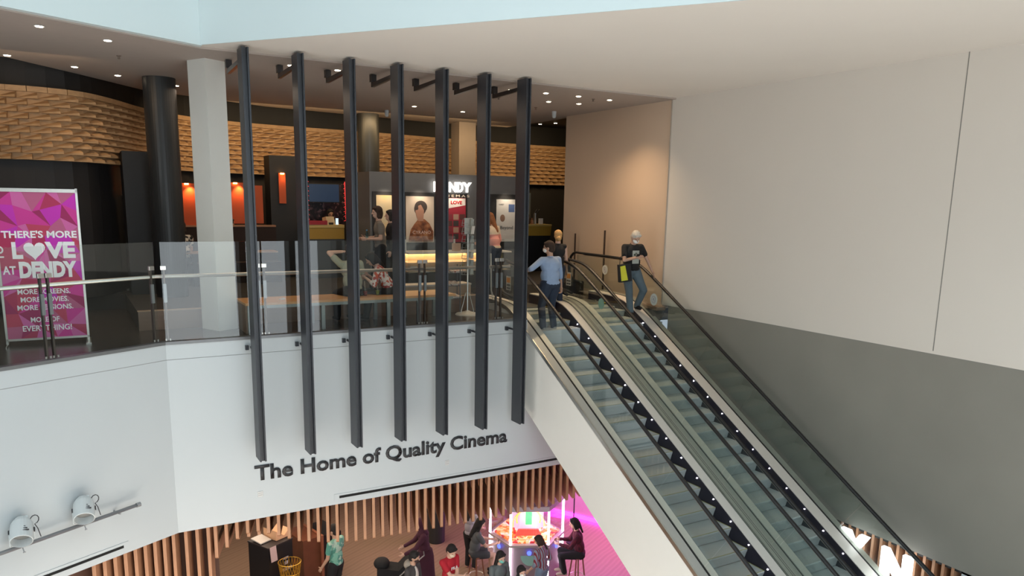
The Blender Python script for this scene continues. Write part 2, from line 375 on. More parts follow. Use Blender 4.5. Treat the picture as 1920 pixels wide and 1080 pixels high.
mb = MB(); wall_strip(mb, [p+Vector((0, .12)) for p in cc], .3, 2.74, .1); struct(mb.obj('wall_under_timber', mat('charcoal_wall', (.02, .018, .018), .6)))
mb = MB(); wall_strip(mb, [p+Vector((0, .3)) for p in cc], 3.95, 4.55, .1); struct(mb.obj('wall_above_timber', black_m))

# ------------------------------------------------------------------ vertical steel fins
def fin_mesh():
    w, d, g, t = .10, .32, .045, .012   # width, depth, groove depth, flange
    prof = [(0, -d), (.024, -d), (.024, -d+g), (w-.024, -d+g), (w-.024, -d), (w, -d), (w, 0), (0, 0)]
    return MB().prism(prof, -1.9, 4.27)
f0 = empty('steel_fin', (2.39, -.23, 0), 0, 'x', 'fin', 'black vertical steel fins hung in front of the foyer')
fin_mesh().obj('blade', black_steel, f0)
mb = MB(); mb.prism([(-.005, 4.09), (-.005, 4.15), (.90, 4.13), (.90, 4.265), (.96, 4.265), (.96, 4.06), (.90, 4.06)], .0, .05, 'x', T((.02, 0, 0))); mb.box((.045, .93, 4.20), (.09, .10, .12))
mb.obj('top_bracket', mat('bracket_steel', (.05, .045, .045), .28, .7), f0)
MB().box((-.02, .20, -.16), (.05, .06, .07)).obj('wall_clip', black_steel, f0)
MB().box((.05, .10, -.16), (.03, .26, .03)).obj('wall_arm', black_steel, f0)
fin_lab = ['leftmost black steel fin, level with the edge of the white square column', 'second black steel fin from the left, ending above the H of Home', 'black steel fin ending between the words Home and of',
           'black steel fin ending above the Q of Quality, just right of the walking person', 'black steel fin between the large film poster and the lit sign', 'black steel fin right of the lit white sign, ending above Cinema', 'rightmost black steel fin, beside the top of the escalators']
for i in range(7):
    o = f0 if i == 0 else dup(f0, (2.39+.785*i, -.23, 0))
    o['label'] = fin_lab[i]

# ------------------------------------------------------------------ lettering on the facade, slots, small plates
tag(text('wall_sign', 'The Home of Quality Cinema', ink, None, T((2.40, -.002, -2.475)), width=4.74, height=.345, ext=.014, bold=.026, align='LEFT'), 'charcoal words The Home of Quality Cinema on the white facade below the fins', 'lettering')
slot_black = mat('slot_black', (.01, .01, .01), .9)
t = empty('air_slot', (6.07, -.004, -2.92), 0, 'long black linear air slot in the facade under the charcoal lettering', 'air vent')
MB().box((0, 0, 0), (4.72, .01, .12)).obj('frame', white, t); MB().box((.03, -.006, -.0), (4.6, .006, .045)).obj('slot', slot_black, t)
t = empty('air_slot', L(2.35, .004, -2.93), math.atan2(LD.y, LD.x)+math.pi, 'short black linear air slot low on the angled wall under the spotlights', 'air vent')
MB().box((0, 0, 0), (3.05, .01, .12)).obj('frame', white, t); MB().box((-.03, -.006, 0), (2.95, .006, .04)).obj('slot', slot_black, t)
for x, z, l in ((2.475, -2.63, 'small white access plate below the word The'), (5.865, -2.62, 'small white access plate below the words Quality and Cinema')):
    t = empty('access_plate', (x, -.004, z), 0, l, 'access plate')
    MB().box((0, 0, 0), (.085, .012, .095)).obj('plate', mat('plate_white', (.62, .63, .62), .5), t, bevel=.004)
    MB().box((0, -.007, .02), (.06, .004, .008)).box((0, -.007, -.015), (.06, .004, .008)).obj('groove', mat('plate_groove', (.4, .4, .4)), t)

# ------------------------------------------------------------------ spotlights on a pipe
ang = math.atan2(LD.y, LD.x)+math.pi
p0, p1 = L(.72, .16, -2.30), L(6, .16, -2.39)
pipe_m = mat('galvanised_pipe', (.34, .36, .38), .4, .6)
t = empty('mounting_pipe', (0, 0, 0), 0, 'grey pipe fixed along the angled wall, carrying two white spotlights', 'pipe')
MB().tube([p0, p1], .026, 12).obj('pipe', pipe_m, t, smooth=True)
MB().tube([p0-LD*.03, p0+LD*.03], .034, 12).obj('end_cap', pipe_m, t)
for d in (1.0, 2.3, 4.0): MB().tube([L(d, .16, -2.345), L(d, 0, -2.345)], .014, 8).obj('wall_bracket', pipe_m, t)
can = mat('spotlight_white', (.62, .66, .67), .45); dk = mat('spotlight_dark', (.03, .03, .035), .6)
def spotlight(d, z, label):
    P = L(d, .17, z); t = empty('spotlight', P, ang, label, 'spotlight', 'white stage spotlights on the pipe')
    M = T((0, -.03, .19)) @ Matrix.Rotation(R(-30), 4, 'Z') @ Matrix.Rotation(R(122), 4, 'X')
    MB().lathe([(.075, -.19), (.105, -.15), (.128, -.10), (.135, 0), (.132, .16), (.122, .165), (.118, .04), (.05, .0)], 24, M).obj('housing', [can], t, smooth=False)
    MB().lathe([(.117, .05), (.02, .045)], 24, M).obj('lens', mat('lens_glass', (.30, .29, .27), .15), t)
    mb = MB(); mb.box((0, 0, -.2), (.09, .05, .05), M); mb.box((.06, .05, -.165), (.03, .05, .04), M); mb.obj('rear_block', can, t)
    mb = MB()
    for k in range(3): mb.box((.02+.02*k, .12, .02+.03*k), (.07, .02, .008), M)
    mb.obj('vent_slots', dk, t)
    for s in (-1, 1): MB().lathe([(.032, 0), (.032, .014)], 14, M @ T((s*.133, 0, 0)) @ Matrix.Rotation(R(90*s), 4, 'Y')).obj('side_knob', dk, t)
    mb = MB(); mb.tube([(-.15, -.03, .19), (-.15, -.02, .03), (-.08, 0, .0), (.08, 0, .0), (.15, -.02, .03), (.15, -.03, .19)], .010, 6); mb.obj('yoke', can, t)
    mb = MB(); mb.box((0, .0, -.0), (.05, .07, .07)); mb.tube([(0, 0, -.03), (.01, -.02, -.11)], .008, 6); mb.box((.01, -.02, -.11), (.03, .012, .012)); mb.obj('clamp', pipe_m, t)
    cp = [(.13, 0, .28)]
    for k in range(9): a = R(180-34*k); cp.append((.19+.055*math.cos(a), .02, .27+.06*math.sin(a)))
    cp += [(.21, .0, .15), (.24, 0, .02)]
    MB().tube(cp, .006, 6).obj('cable', dk, t)
spotlight(1.53, -2.28, 'white spotlight nearest the right end of the pipe, below the fins')
spotlight(2.34, -2.30, 'white spotlight farther left along the pipe, above the short slot')

# ------------------------------------------------------------------ glass balustrade along the upper floor
hand = MB(); hand.tube([L(7, .0, 0)+Vector((0, .17, .985)), Vector((1.15, .135, .985)), Vector((7.22, .135, .985))], 0.029, 12)
tag(hand.obj('handrail', rail_m, smooth=True), 'long satin metal handrail running along the glass in front of the foyer', 'handrail')
def bay(a, b, label, posts=(1, 1), z1=1.5):
    a, b = Vector((*a, 0)), Vector((*b, 0)); d = (b-a).normalized(); n = Vector((d.y, -d.x, 0)); Ln = (b-a).length
    t = empty('glass_balustrade', a, math.atan2(d.y, d.x), label, 'balustrade', 'glass balustrade bays along the foyer edge')
    MB().bb(.012, Ln-.012, .015, .027, .02, z1).obj('glass_pane', [glass_bal], t)
    for k, x in ((0, .05), (1, Ln-.05)):
        if not posts[k]: continue
        m = bronze if label.startswith('balustrade bay in front of the pink') or k == 0 else bronze
        MB().bb(x-.012, x+.012, .045, .10, 0.0, 1.13).obj('post', m, t, bevel=.003)
        MB().bb(x-.05, x+.03, .005, .045, 1.09, 1.15).obj('glass_clamp', steel, t, bevel=.004)
        MB().bb(x-.022, x+.022, .03, .06, .60, .88).obj('post_bracket', mat('bracket_grey', (.30, .31, .33), .4, .5), t)
        mb = MB()
        for s in (-.03, .03): mb.lathe([(.014, .0), (.014, .03)], 10, c=(x+s, .03, .02))
        mb.obj('base_bolt', steel, t)
pL2, pL1 = L(3.9, -.03, 0), L(1.62, -.03, 0)
bay((pL2.x, pL2.y), (pL1.x, pL1.y), 'balustrade bay farthest left, in front of the left half of the pink sign')
bay((pL1.x, pL1.y), (1.14, .03), 'balustrade bay between the pink sign and the bend of the facade')
bay((1.2, .03), (2.66, .03), 'balustrade bay in front of the white square column')
bay((2.66, .03), (5.42, .03), 'balustrade bay in front of the seated couple')
bay((5.42, .03), (6.96, .03), 'balustrade bay in front of the postcard rack')
bay((6.96, .03), (7.42, .03), 'narrow balustrade bay beside the escalator', (1, 0))

# ------------------------------------------------------------------ escalators
SL = .577; P0 = -.318; Yt = -9.0
def smn(a, b, k=.18): return (a+b-math.sqrt((a-b)**2+k*k))/2
def smx(a, b, k=.18): return (a+b+math.sqrt((a-b)**2+k*k))/2
def pz(y, off, top, bot=None):
    z = smn(top, P0+off+SL*y)
    return smx(z, (-6.0+off) if bot is None else bot)
def ys(y0, y1, n): return [y0+(y1-y0)*i/n for i in range(n+1)]
tread_m = ramp_mat('escalator_tread', 'wave', [(0, (.36, .40, .40)), (1, (.52, .57, .57))], .5, (1, 1, 1), 'LINEAR', metal=.15, Scale=18, Detail=0, bump=.15)
skirt_dark = mat('dark_skirt', (.015, .012, .022), .35)
deck_cream = mat('deck_aluminium', (.80, .76, .70), .4, .1, var=.02)
deck_mid = mat('deck_green_grey', (.42, .42, .36), .45, .15, var=.03)
deck_outer = mat('outer_deck', (.50, .49, .45), .4, .2, var=.03)
clad = mat('escalator_cladding', (.86, .85, .80), .5, var=.015)
sweep_y = [3.4, 2.6, 2.0, 1.6, 1.35, 1.15, 1.0, .85, .7, .55, .4, .25, .1, -.1, -.4, -.8] + ys(-1.5, -9.2, 5) + [-9.6, -9.9, -10.2, -10.6, -11.2]
def strip(mb, x0, x1, off_t, top_t, th, y_start=3.0, mi=0):
    yy = [y for y in sweep_y if y <= y_start]
    vs, fs = [], []
    for y in yy:
        z = pz(y, off_t, top_t); vs += [(x0, y, z), (x1, y, z), (x1, y, z-th), (x0, y, z-th)]
    for i in range(len(yy)-1):
        for k in range(4): fs.append((i*4+k, i*4+(k+1) % 4, i*4+4+(k+1) % 4, i*4+4+k))
    fs += [(0, 1, 2, 3), tuple(range(len(vs)-4, len(vs)))]
    mb.add(vs, fs, None, mi); return mb
def escalator(name_label, tl, tr, gl, gr, nyl, nyr, nose0, side):
    t = empty('escalator', ((tl+tr)/2, 0, 0), 0, name_label, 'escalator'); ox = -(tl+tr)/2
    def add(mb, nm, m, **k):
        mb.v = [(v[0]+ox, v[1], v[2]) for v in mb.v]; return mb.obj(nm, m, t, **k)
    # steps: flat ribbed tread, curved riser
    base = None
    for k in range(-3, 28):
        y = nose0-.3605*k; z = pz(y, 0, 0, -6.0)
        if k < 0: z = pz(y, 0, 0)
        prof = [(0, 0), (.40, 0), (.40, -.04), (.03, -.04)]
        prof = [(-.0, -.012), (.012, 0), (.42, 0), (.42, -.05), (.10, -.05)] + [(.012+.07*math.sin(R(a)), -.215+.0*a) for a in ()]
        ris = [(.055, -.20), (.045, -.16), (.03, -.11), (.018, -.07), (.004, -.035)]
        prof = [(0, -.012), (.012, 0), (.42, 0), (.42, -.04), (.09, -.04), (.075, -.215)] + ris
        mb = MB(); mb.prism(prof, tl+.006, tr-.006, 'x', T((0, y, z)))
        if side == 'L':
            mb.bb(tr-.02, tr-.006, y+.0, y+.38, z+.0, z+.002, 1); mb.bb(tl+.006, tr-.006, y-.001, y+.012, z, z+.0015, 1)
        add(mb, 'step', [tread_m, mat('tread_yellow', (.30, .30, .10), .6)])
    # landing plate + comb
    add(MB().bb(tl, tr, 1.35, 2.12, -.03, .004), 'landing_plate', mat('landing_steel', (.30, .29, .27), .35, .7))
    mb = MB()
    for s in (tl+.05, tr-.05): mb.bb(s-.06, s+.06, 1.25, 1.40, .004, .012)
    add(mb, 'comb_marker', yellow)
    # skirts (dark), lit inner decks, glass, rails
    for s, xs, g in ((-1, tl, gl), (1, tr, gr)):
        add(strip(MB(), xs-.012 if s < 0 else xs, xs if s < 0 else xs+.012, .115, .20, .42, 2.2), 'skirt_panel', skirt_dark)
        a, b = sorted((xs+s*.012, g-s*.012))
        add(strip(MB(), a, b, .125, .22, .02, 2.4), 'inner_deck', deck_cream)
        # skirt LEDs
        y = nose0+.1
        i = 0
        while y > -9.3 and s > 0:
            z = pz(y, .075, .16); mb = MB(); mb.lathe([(.009, 0), (.009, .008)], 10, T((xs-.001, y, z)) @ Matrix.Rotation(R(-90), 4, 'Y'))
            add(mb, 'skirt_light', spark); y -= .40; i += 1
    # balustrade glass in panes with tight joints square to the slope
    for g, ny in ((gl, nyl), (gr, nyr)):
        H = .80; nrm = Vector((-.4997, .866))   # (dy, dz) square to the incline
        edges = [ny-.12, .75, -.15]; y = -.15
        while y > -9: y -= 1.18; edges.append(y)
        edges.append(-10.4)
        for a, b in zip(edges, edges[1:]):
            n = 6 if a > -.2 else 2
            bot = [(yy, pz(yy, .12, .21)) for yy in ys(a-.006, b+.006, n)]
            def up(yy):
                k = 1 if yy < .3 else max(0, 1-(yy-.3)/.7)
                tz = .40*k; return yy-tz
            topc = []
            for yy in ys(a-.006, b+.006, n):
                yt = up(yy) if yy < .7 else yy
                if yy > ny-.2: yt = ny-.02
                topc.append((yt, pz(yt, .93, .97)))
            add(MB().prism(bot+topc[::-1], g-.006, g+.006, 'x'), 'glass_panel', glass_esc)
    # handrails: black rubber belt looping over the newel, dark guide under it
    for g, ny in ((gl, nyl), (gr, nyr)):
        top = [(g, y, pz(y, .98, 1.02)) for y in [q for q in sweep_y if q < ny-.05] if y > -10.3]
        loop = []
        for k in range(9):
            a = R(-90+22.5*k); loop.append((g, ny+.30*math.cos(a), .68+.34*math.sin(a)))
        under = [(g, ny-.3, .30), (g, ny-.12, .33)]
        pts_ = under + loop + top
        add(MB().tube(pts_, .036, 10, flat=.75), 'handrail_belt', rubber, smooth=True)
        g2 = [(p[0], p[1], p[2]-.035) for p in top]
        add(MB().tube(g2, .012, 6), 'handrail_guide', steel)
    return t, add
x0 = 8.784
eL, addL = escalator('left escalator, the one carrying the man in the pale blue shirt', x0-.93, x0, x0-1.09, x0+.20, 1.1, 1.1, 0.0, 'L')
eR, addR = escalator('right escalator against the grey wall, carrying the man with the tote bag', x0+.66, x0+1.60, x0+.49, x0+1.85, 1.35, 2.9, -.10, 'R')
# outer deck and white cladding belong to the left one, the shared centre deck too
addL(strip(MB(), x0-1.075, x0-1.10, .135, .225, .02), 'deck_shadow_gap', black_m)  # black line where the outer deck meets the glass
addL(strip(MB(), x0-1.27, x0-1.105, .125, .22, .05, 2.0), 'outer_deck', deck_outer)
addL(strip(MB(), x0-1.29, x0-1.27, .135, .23, .08, 2.0), 'deck_nosing', steel)
cy = [2.0, 1.2, .8, .5, .2, -.3, -9.4, -9.8, -10.4]
top_e = [(y, pz(y, .07, .15)) for y in cy]; bot_e = [(-10.4, -6.0), (-7.42, -6.0), (0, -1.715), (2.0, -.56)]
addL(MB().prism(top_e+bot_e, x0-1.28, x0-1.25, 'x'), 'side_cladding', clad)
bo = [(0-.0, -1.715), (-6.55, -5.5), (-6.55, -5.45), (0, -1.66)]
addL(MB().prism([(.0, -1.712), (-7.38, -5.97), (-7.28, -5.9), (0, -1.6)], x0-1.25, x0+2.0, 'x'), 'underside', clad)
addL(strip(MB(), x0+.215, x0+.475, .125, .22, .3, 2.4), 'centre_deck', deck_mid)
mb = MB()
for xx in (.222, .30, .335, .465): strip(mb, x0+xx, x0+xx+.007, .128, .223, .01, 2.3)
addL(mb, 'centre_deck_joint', black_m)
addR(strip(MB(), x0+1.87, x0+2.0, .125, .22, .05, 2.0), 'outer_deck', deck_mid)
addR(strip(MB(), x0+1.862, x0+1.872, .13, .225, .05, 2.0), 'deck_shadow_gap', black_m)  # black line beside the right-hand glass
addR(MB().prism(top_e+bot_e, x0+1.97, x0+2.0, 'x'), 'side_cladding', deck_mid)

# round stickers on the escalator glass
stick = mat('sticker_white', (.62, .66, .62), .5); stick2 = mat('sticker_green', (.30, .50, .43), .5)
def sticker(x, y, z, r, m, label, deco=True):
    t = empty('safety_sticker', (x, y, z), 0, label, 'sticker', 'round stickers on the escalator glass')
    MB().lathe([(r, 0), (r, .002)], 28, Matrix.Rotation(R(-90), 4, 'Y') @ Matrix.Scale(1.1, 4, (1, 0, 0))).obj('disc', m, t)
    if deco:
        mb = MB(); a = r*.6
        mb.tube([(-.004, a*math.cos(u), a*math.sin(u)) for u in [R(k*36) for k in range(11)]], .004, 5)
        mb.tube([(-.004, -.02, -.04), (-.004, 0, .03), (-.004, .025, -.01)], .006, 5)
        mb.obj('pictogram', mat('sticker_ink', (.35, .30, .38)), t)
sticker(10.62, 1.72, .70, .10, stick, 'round white sticker on the far glass between the two escalator tops')
sticker(10.62, -.02, .22, .115, stick, 'round white sticker on the glass beside the legs of the grey-haired man')
sticker(9.262, -.02, .20, .10, stick2, 'plain pale green round sticker on the glass between the escalators', False)
# orange and white notices on the newel glass
for x, y, z, l in ((9.255, 1.15, .60, 'square orange and white notice on the glass at the top of the right escalator'), (7.70, 1.0, .58, 'square orange and white notice on the glass left of the man in blue')):
    t = empty('glass_notice', (x, y, z), 0, l, 'notice')
    MB().bb(-.009, -.006, -.09, .09, -.15, .13).obj('paper', mat('notice_white', (.75, .72, .68), .5), t)
    MB().bb(-.012, -.009, -.07, .07, .0, .10).obj('orange_field', mat('notice_orange', (.75, .30, .05), .5), t)
    mb = MB()
    for i in range(3):
        for j in range(2): mb.bb(-.012, -.009, -.07+.05*i, -.035+.05*i, -.13+.06*j, -.09+.06*j)
    mb.obj('pictograms', ink, t)
# slim bronze posts by the tan wall
for y, z0, z1, l in ((2.1, .1, 1.57, 'tall slim bronze post against the tan wall behind the right escalator'), (3.3, .3, 1.45, 'short dark stanchion farther along the tan wall')):
    t = empty('slim_post', (10.86, y, 0), 0, l, 'post'); MB().bb(-.012, .012, -.02, .02, z0, z1).obj('shaft', bronze, t); MB().bb(-.03, .03, -.035, .035, z0-.05, z0).obj('foot', bronze, t)

# ------------------------------------------------------------------ people
def merged(name, mb, m, parent, voxel=.010, smooth=6):
    """fuse overlapping volumes into one continuous skin"""
    me = mb.mesh(name+'_raw', m); o = bpy.data.objects.new('raw', me); COL.objects.link(o)
    r = o.modifiers.new('r', 'REMESH'); r.mode = 'VOXEL'; r.voxel_size = voxel; r.use_smooth_shade = True
    q = o.modifiers.new('s', 'SMOOTH'); q.iterations = smooth; q.factor = .5
    dg = bpy.context.evaluated_depsgraph_get(); nm = bpy.data.meshes.new_from_object(o.evaluated_get(dg))
    bpy.data.objects.remove(o); nm.name = name; nm.materials.clear(); nm.materials.append(m)
    nm.polygons.foreach_set('use_smooth', [True]*len(nm.polygons))
    n = bpy.data.objects.new(name, nm); COL.objects.link(n); n.parent = parent; return n
def ik(a, b, l1, l2, pole):
    a, b, pole = Vector(a), Vector(b), Vector(pole); d = b-a; L_ = min(d.length, (l1+l2)*.999); d.normalize()
    x = (l1*l1-l2*l2+L_*L_)/(2*L_); h = math.sqrt(max(0, l1*l1-x*x)); p = pole-d*pole.dot(d)
    if p.length < 1e-4: p = Vector((0, 0, -1))
    return a+d*x+p.normalized()*h, a+d*L_
def sk(n, c): return mat('skin_'+n, c, .5, var=.04, scale=14)
SKL, SKM, SKT = sk('light', (.62, .38, .28)), sk('medium', (.50, .30, .21)), sk('tan', (.42, .24, .16))
def person(label, loc, rz, H=1.72, pelvis=(0, 0, .93), lean=0, tilt=0, head=(0, 0), hands=((.26, .06, .86), (-.26, .06, .86)), feet=((.10, .03, .07), (-.10, .03, .07)),
           epole=((.3, -1, -.2), (-.3, -1, -.2)), kpole=((.1, 1, .1), (-.1, 1, .1)), skin=SKL, hair=None, style='short', top=None, sleeve='short', bottom=None, legs='long', shoes=None,
           mask=None, girth=1.0, dress=None, hood=None, bun=False, undershirt=None, group=None, curl=.6):
    t = empty('person', loc, rz, label, 'person', group); sc = H/1.75; t.scale = (sc, sc, sc)
    pv = Vector(pelvis); u = Vector((math.sin(tilt), math.sin(lean)*math.cos(tilt), math.cos(lean)*math.cos(tilt))); side = Vector((1, 0, 0)); f = side.cross(u)*-1
    f = u.cross(side)
    if f.y < 0: f = -f
    nb = pv+u*.53; hy, hp = head
    hm = Matrix.Rotation(hy, 4, 'Z') @ Matrix.Rotation(-hp, 4, 'X')      # head pitch > 0 looks down
    hc = nb+u*.06+(hm @ Vector((0, .02, .11)))
    HM = T(hc) @ hm
    sh = [pv+u*.465+side*.175*girth**.45, pv+u*.465-side*.175*girth**.45]
    hip = [pv+side*.095-u*.02, pv-side*.095-u*.02]
    b = MB()
    b.ell((0, 0, .01), (.077, .096, .112), HM, 18); b.ell((0, .03, -.06), (.054, .060, .058), HM); b.cap((0, .092, .012), .010, (0, .112, -.022), .014, M=HM)
    for s_ in (-1, 1): b.ell((s_*.078, -.005, -.01), (.012, .022, .032), HM); b.cap((s_*.02, .083, .035), .012, (s_*.045, .075, .034), .010, M=HM)
    b.cap((-.018, .088, -.062), .009, (.018, .088, -.062), .009, M=HM)
    b.cap(nb-u*.04, .062, hc-(hm @ Vector((0, .02, .05))), .054)
    b.cap(pv+u*.02, .085*girth**.5, pv+u*.36, .09*girth**.5); b.cap(sh[0]-side*.03, .06, sh[1]+side*.03, .06)
    el, wr, kn, an = [], [], [], []
    for i in range(2):
        e, w_ = ik(sh[i], hands[i], .29, .255, epole[i]); el.append(e); wr.append(w_)
        b.cap(sh[i], .050, e, .038); b.cap(e, .038, w_, .026)
        d = (w_-e).normalized(); s_ = 1 if i == 0 else -1
        inn = (Vector((-s_, 0, 0))-d*d.dot(Vector((-s_, 0, 0))))
        inn = inn.normalized() if inn.length > .2 else Vector((0, 0, -1))
        sd = d.cross(inn).normalized()
        if sd.dot(Vector((0, 1, .3))) < 0: sd = -sd
        pm = w_+d*.05
        b.ell(pm, (.038, .018, .05), None, 12, rot=(Matrix((sd, inn, d)).transposed()).to_euler())
        for k in range(4):
            r0 = pm+d*.035+sd*(.027-.018*k); ln = (.040, .045, .042, .033)[k]; cu = curl
            d1 = (d*math.cos(cu*.6)+inn*math.sin(cu*.6)).normalized(); d2 = (d*math.cos(cu*1.7)+inn*math.sin(cu*1.7)).normalized()
            b.cap(r0, .0095, r0+d1*ln, .009, 8); b.cap(r0+d1*ln, .009, r0+d1*ln+d2*ln*.8, .008, 8)
        r0 = w_+d*.025+sd*.03; b.cap(r0, .012, r0+(sd*.8+d*.6+inn*.3).normalized()*.05, .010, 8)
        b.cap(r0+(sd*.8+d*.6+inn*.3).normalized()*.05, .010, r0+(sd*.8+d*.6+inn*.3).normalized()*.05+(d*.9+inn*.5).normalized()*.03, .009, 8)
        k_, a_ = ik(hip[i], feet[i], .43, .42, kpole[i]); kn.append(k_); an.append(a_)
        b.cap(hip[i], .082*girth, k_, .058); b.cap(k_, .056, a_, .038)
        b.ell(k_*.6+a_*.4+Vector((0, -.015, 0)), (.052, .055, .10), None)
        fd = Vector((0, 1, 0)) if legs != 'none' else Vector((0, 1, 0))
        b.cap(a_+Vector((0, -.02, -.03)), .034, a_+fd*.14+Vector((0, 0, -.045)), .026)
    merged('body', b, skin, t, .0095, 4)
    # hair
    if style and hair:
        h = MB()
        h.ell((0, -.018, .040), (.092, .104, .100), HM, 18); h.ell((0, -.045, -.012), (.084, .082, .098), HM); h.cap((-.05, .052, .085), .028, (.05, .052, .085), .028, M=HM)
        if style in ('long', 'pony', 'bob'):
            h.ell((0, -.035, -.03), (.092, .085, .12), HM)
            for s_ in (-1, 1): h.cap((s_*.075, .01, .03), .022, (s_*.085, -.005, -.10 if style != 'long' else -.22), .028, M=HM)
        if style == 'long': h.cap((0, -.06, -.05), .07, (0, -.09, -.32), .055, M=HM)
        if style == 'pony': h.cap((0, -.10, .0), .035, (0, -.13, -.24), .022, M=HM)
        if style == 'curly':
            for k in range(16): a = k*2.4; h.ell((.06*math.cos(a), -.03+.06*math.sin(a), .05+.035*math.sin(k*1.7)), (.045, .045, .045), HM)
            h.ell((0, -.07, -.04), (.07, .05, .06), HM)
        if bun: h.ell((0, -.135, -.055), (.052, .045, .050), HM); h.ell((0, -.07, -.05), (.075, .06, .07), HM)
        merged('hair', h, hair, t, .010, 3)
    e_ = MB()
    for s_ in (-1, 1): e_.ell((s_*.030, .084, .008), (.014, .009, .008), HM, 8)
    e_.obj('eyes', mat('eye_dark', (.03, .02, .018), .3), t)
    if mask:
        mk = MB(); mk.ell((0, .058, -.045), (.064, .063, .050), HM, 16)
        for s_ in (-1, 1): mk.cap((s_*.055, .07, -.03), .004, (s_*.082, -.005, -.005), .004, M=HM)
        merged('face_mask', mk, mask, t, .007, 2)
    # clothes
    if hood: merged('head_scarf', MB().ell((0, -.03, .01), (.100, .098, .135), HM, 18).cap((0, -.02, -.10), .09, tuple(HM.inverted() @ (nb-u*.06)), .13, M=HM), hood, t, .011)
    if top:
        c = MB(); g = girth
        c.ell(pv+u*.36, (.178*g**.8, .118*g, .17), None, 18, rot=(-lean, tilt, 0)); c.ell(pv+u*.16, (.158*g, .122*g, .19), None, 18, rot=(-lean, tilt, 0)); c.ell(pv+u*.02, (.166*g, .125*g, .095), None, 18)
        c.cap(sh[0]-side*.02, .064, sh[1]+side*.02, .064); c.cap(nb-u*.08, .085, nb-u*.005, .062)
        for i in range(2):
            if sleeve == 'long': c.cap(sh[i], .064, el[i], .054); c.cap(el[i], .053, wr[i]-(wr[i]-el[i])*.06, .040)
            elif sleeve == 'short': c.cap(sh[i], .066, sh[i]*.42+el[i]*.58, .062)
            elif sleeve == 'mid': c.cap(sh[i], .066, el[i], .056); c.cap(el[i], .054, el[i]*.75+wr[i]*.25, .050)
        merged('top' if not dress else 'dress_bodice', c, top, t, .011)
    if undershirt:
        merged('undershirt', MB().ell(pv+u*.30+f*.045, (.075, .10, .22), None, 14, rot=(-lean, 0, 0)), undershirt, t, .012)
    if dress:
        c = MB(); z0 = .12; c.lathe([(.01, pv.z+.12), (.15, pv.z+.12), (.185, pv.z-.05), (.20, pv.z-.35), (.235, z0+.02), (.235, z0), (.01, z0)], 24, c=(pv.x, pv.y, 0))
        merged('skirt', c, dress, t, .012)
    if bottom:
        c = MB(); c.ell(pv-u*.0, (.166*girth, .122*girth, .12), None, 16)
        for i in range(2):
            c.cap(hip[i], .104*girth, hip[i]*.35+kn[i]*.65, .088); 
            if legs == 'long': c.cap(hip[i]*.35+kn[i]*.65, .088, kn[i], .080); c.cap(kn[i], .078, an[i]+(kn[i]-an[i])*.04, .066)
        merged('trousers' if legs == 'long' else 'shorts', c, bottom, t, .011)
    if shoes:
        for i in range(2):
            c = MB(); c.cap(an[i]+Vector((0, -.025, -.025)), .046, an[i]+Vector((0, .12, -.035)), .038); c.cap(an[i]+Vector((0, .06, -.02)), .042, an[i]+Vector((0, .15, -.04)), .034)
            merged('shoe', c, shoes, t, .010)
    return t, wr, HM
def cloth(n, c, **k): return mat('cloth_'+n, c, .85, var=.12, scale=8, bump=.25, **k)
black_c = cloth('black', (.012, .012, .014)); denim = cloth('dark_denim', (.022, .034, .062)); jeans = cloth('grey_jeans', (.10, .14, .17))
def hairm(n, c): return mat('hair_'+n, c, .8, var=.45, scale=34, bump=.5)
H_dark, H_brown, H_grey, H_blond = hairm('dark', (.012, .009, .008)), hairm('brown', (.035, .018, .011)), hairm('grey', (.56, .52, .46)), hairm('blond', (.50, .30, .12))
mask_w, mask_g, mask_k = mat('mask_white', (.75, .74, .72), .8), mat('mask_teal', (.16, .48, .42), .8), mat('mask_black', (.04, .02, .02), .8)

person('man in a pale blue shirt and dark jeans riding the left escalator, seen from behind', (8.17, .20, -.318), R(6), 1.76, lean=R(2), head=(R(38), R(6)),
       hands=((.30, .02, .84), (-.40, .26, 1.16)), epole=((.4, -1, 0), (-1, -.3, -.5)), skin=SKM, hair=H_brown, top=cloth('pale_blue', (.30, .40, .58)), sleeve='mid', bottom=denim, shoes=mat('shoe_grey', (.35, .35, .35)), mask=mask_w, girth=1.32, curl=.9,
       feet=((.12, .0, .08), (-.13, .02, .08)))
person('blond woman with a hair bun in black, ahead of the man in blue', (8.80, .92, 0), R(-8), 1.62, head=(R(-20), 0), skin=SKL, hair=H_blond, bun=True, top=black_c, sleeve='none', bottom=denim, shoes=black_c)
tm = cloth('black_tee', (.012, .012, .013))
gp, gw, GH = person('grey-haired man in a black T-shirt looking at his phone on the right escalator', (10.22, .30, -.10), R(172), 1.80, pelvis=(0, .02, .90), lean=R(4), head=(R(0), R(38)), tilt=0,
       hands=((.02, .26, 1.17), (-.44, .20, .80)), epole=((1, -.2, -.6), (-1, -.3, 0)), feet=((.06, .22, -.10), (-.22, -.06, .15)), kpole=((.05, 1, .1), (-.3, 1, .2)),
       skin=SKM, hair=H_grey, top=tm, sleeve='short', bottom=jeans, shoes=black_c, mask=mask_w, girth=1.18)
pr = MB(); pr.bb(-.075, .075, .178, .186, 1.04, 1.30); pr.obj('shirt_print', mat('print_grey', (.42, .44, .40), .8), gp)
pr = MB(); pr.tube([(-.03, .190, 1.22), (.0, .190, 1.26), (.03, .190, 1.22), (.01, .190, 1.18), (-.02, .190, 1.14)], .006, 5); pr.ell((.03, .190, 1.22), (.02, .003, .018)); pr.obj('print_drawing', mat('print_dark', (.05, .08, .06), .8), gp)
t = empty('phone', (10.17, .02, 1.13), R(172), 'dark phone held by the grey-haired man', 'phone')
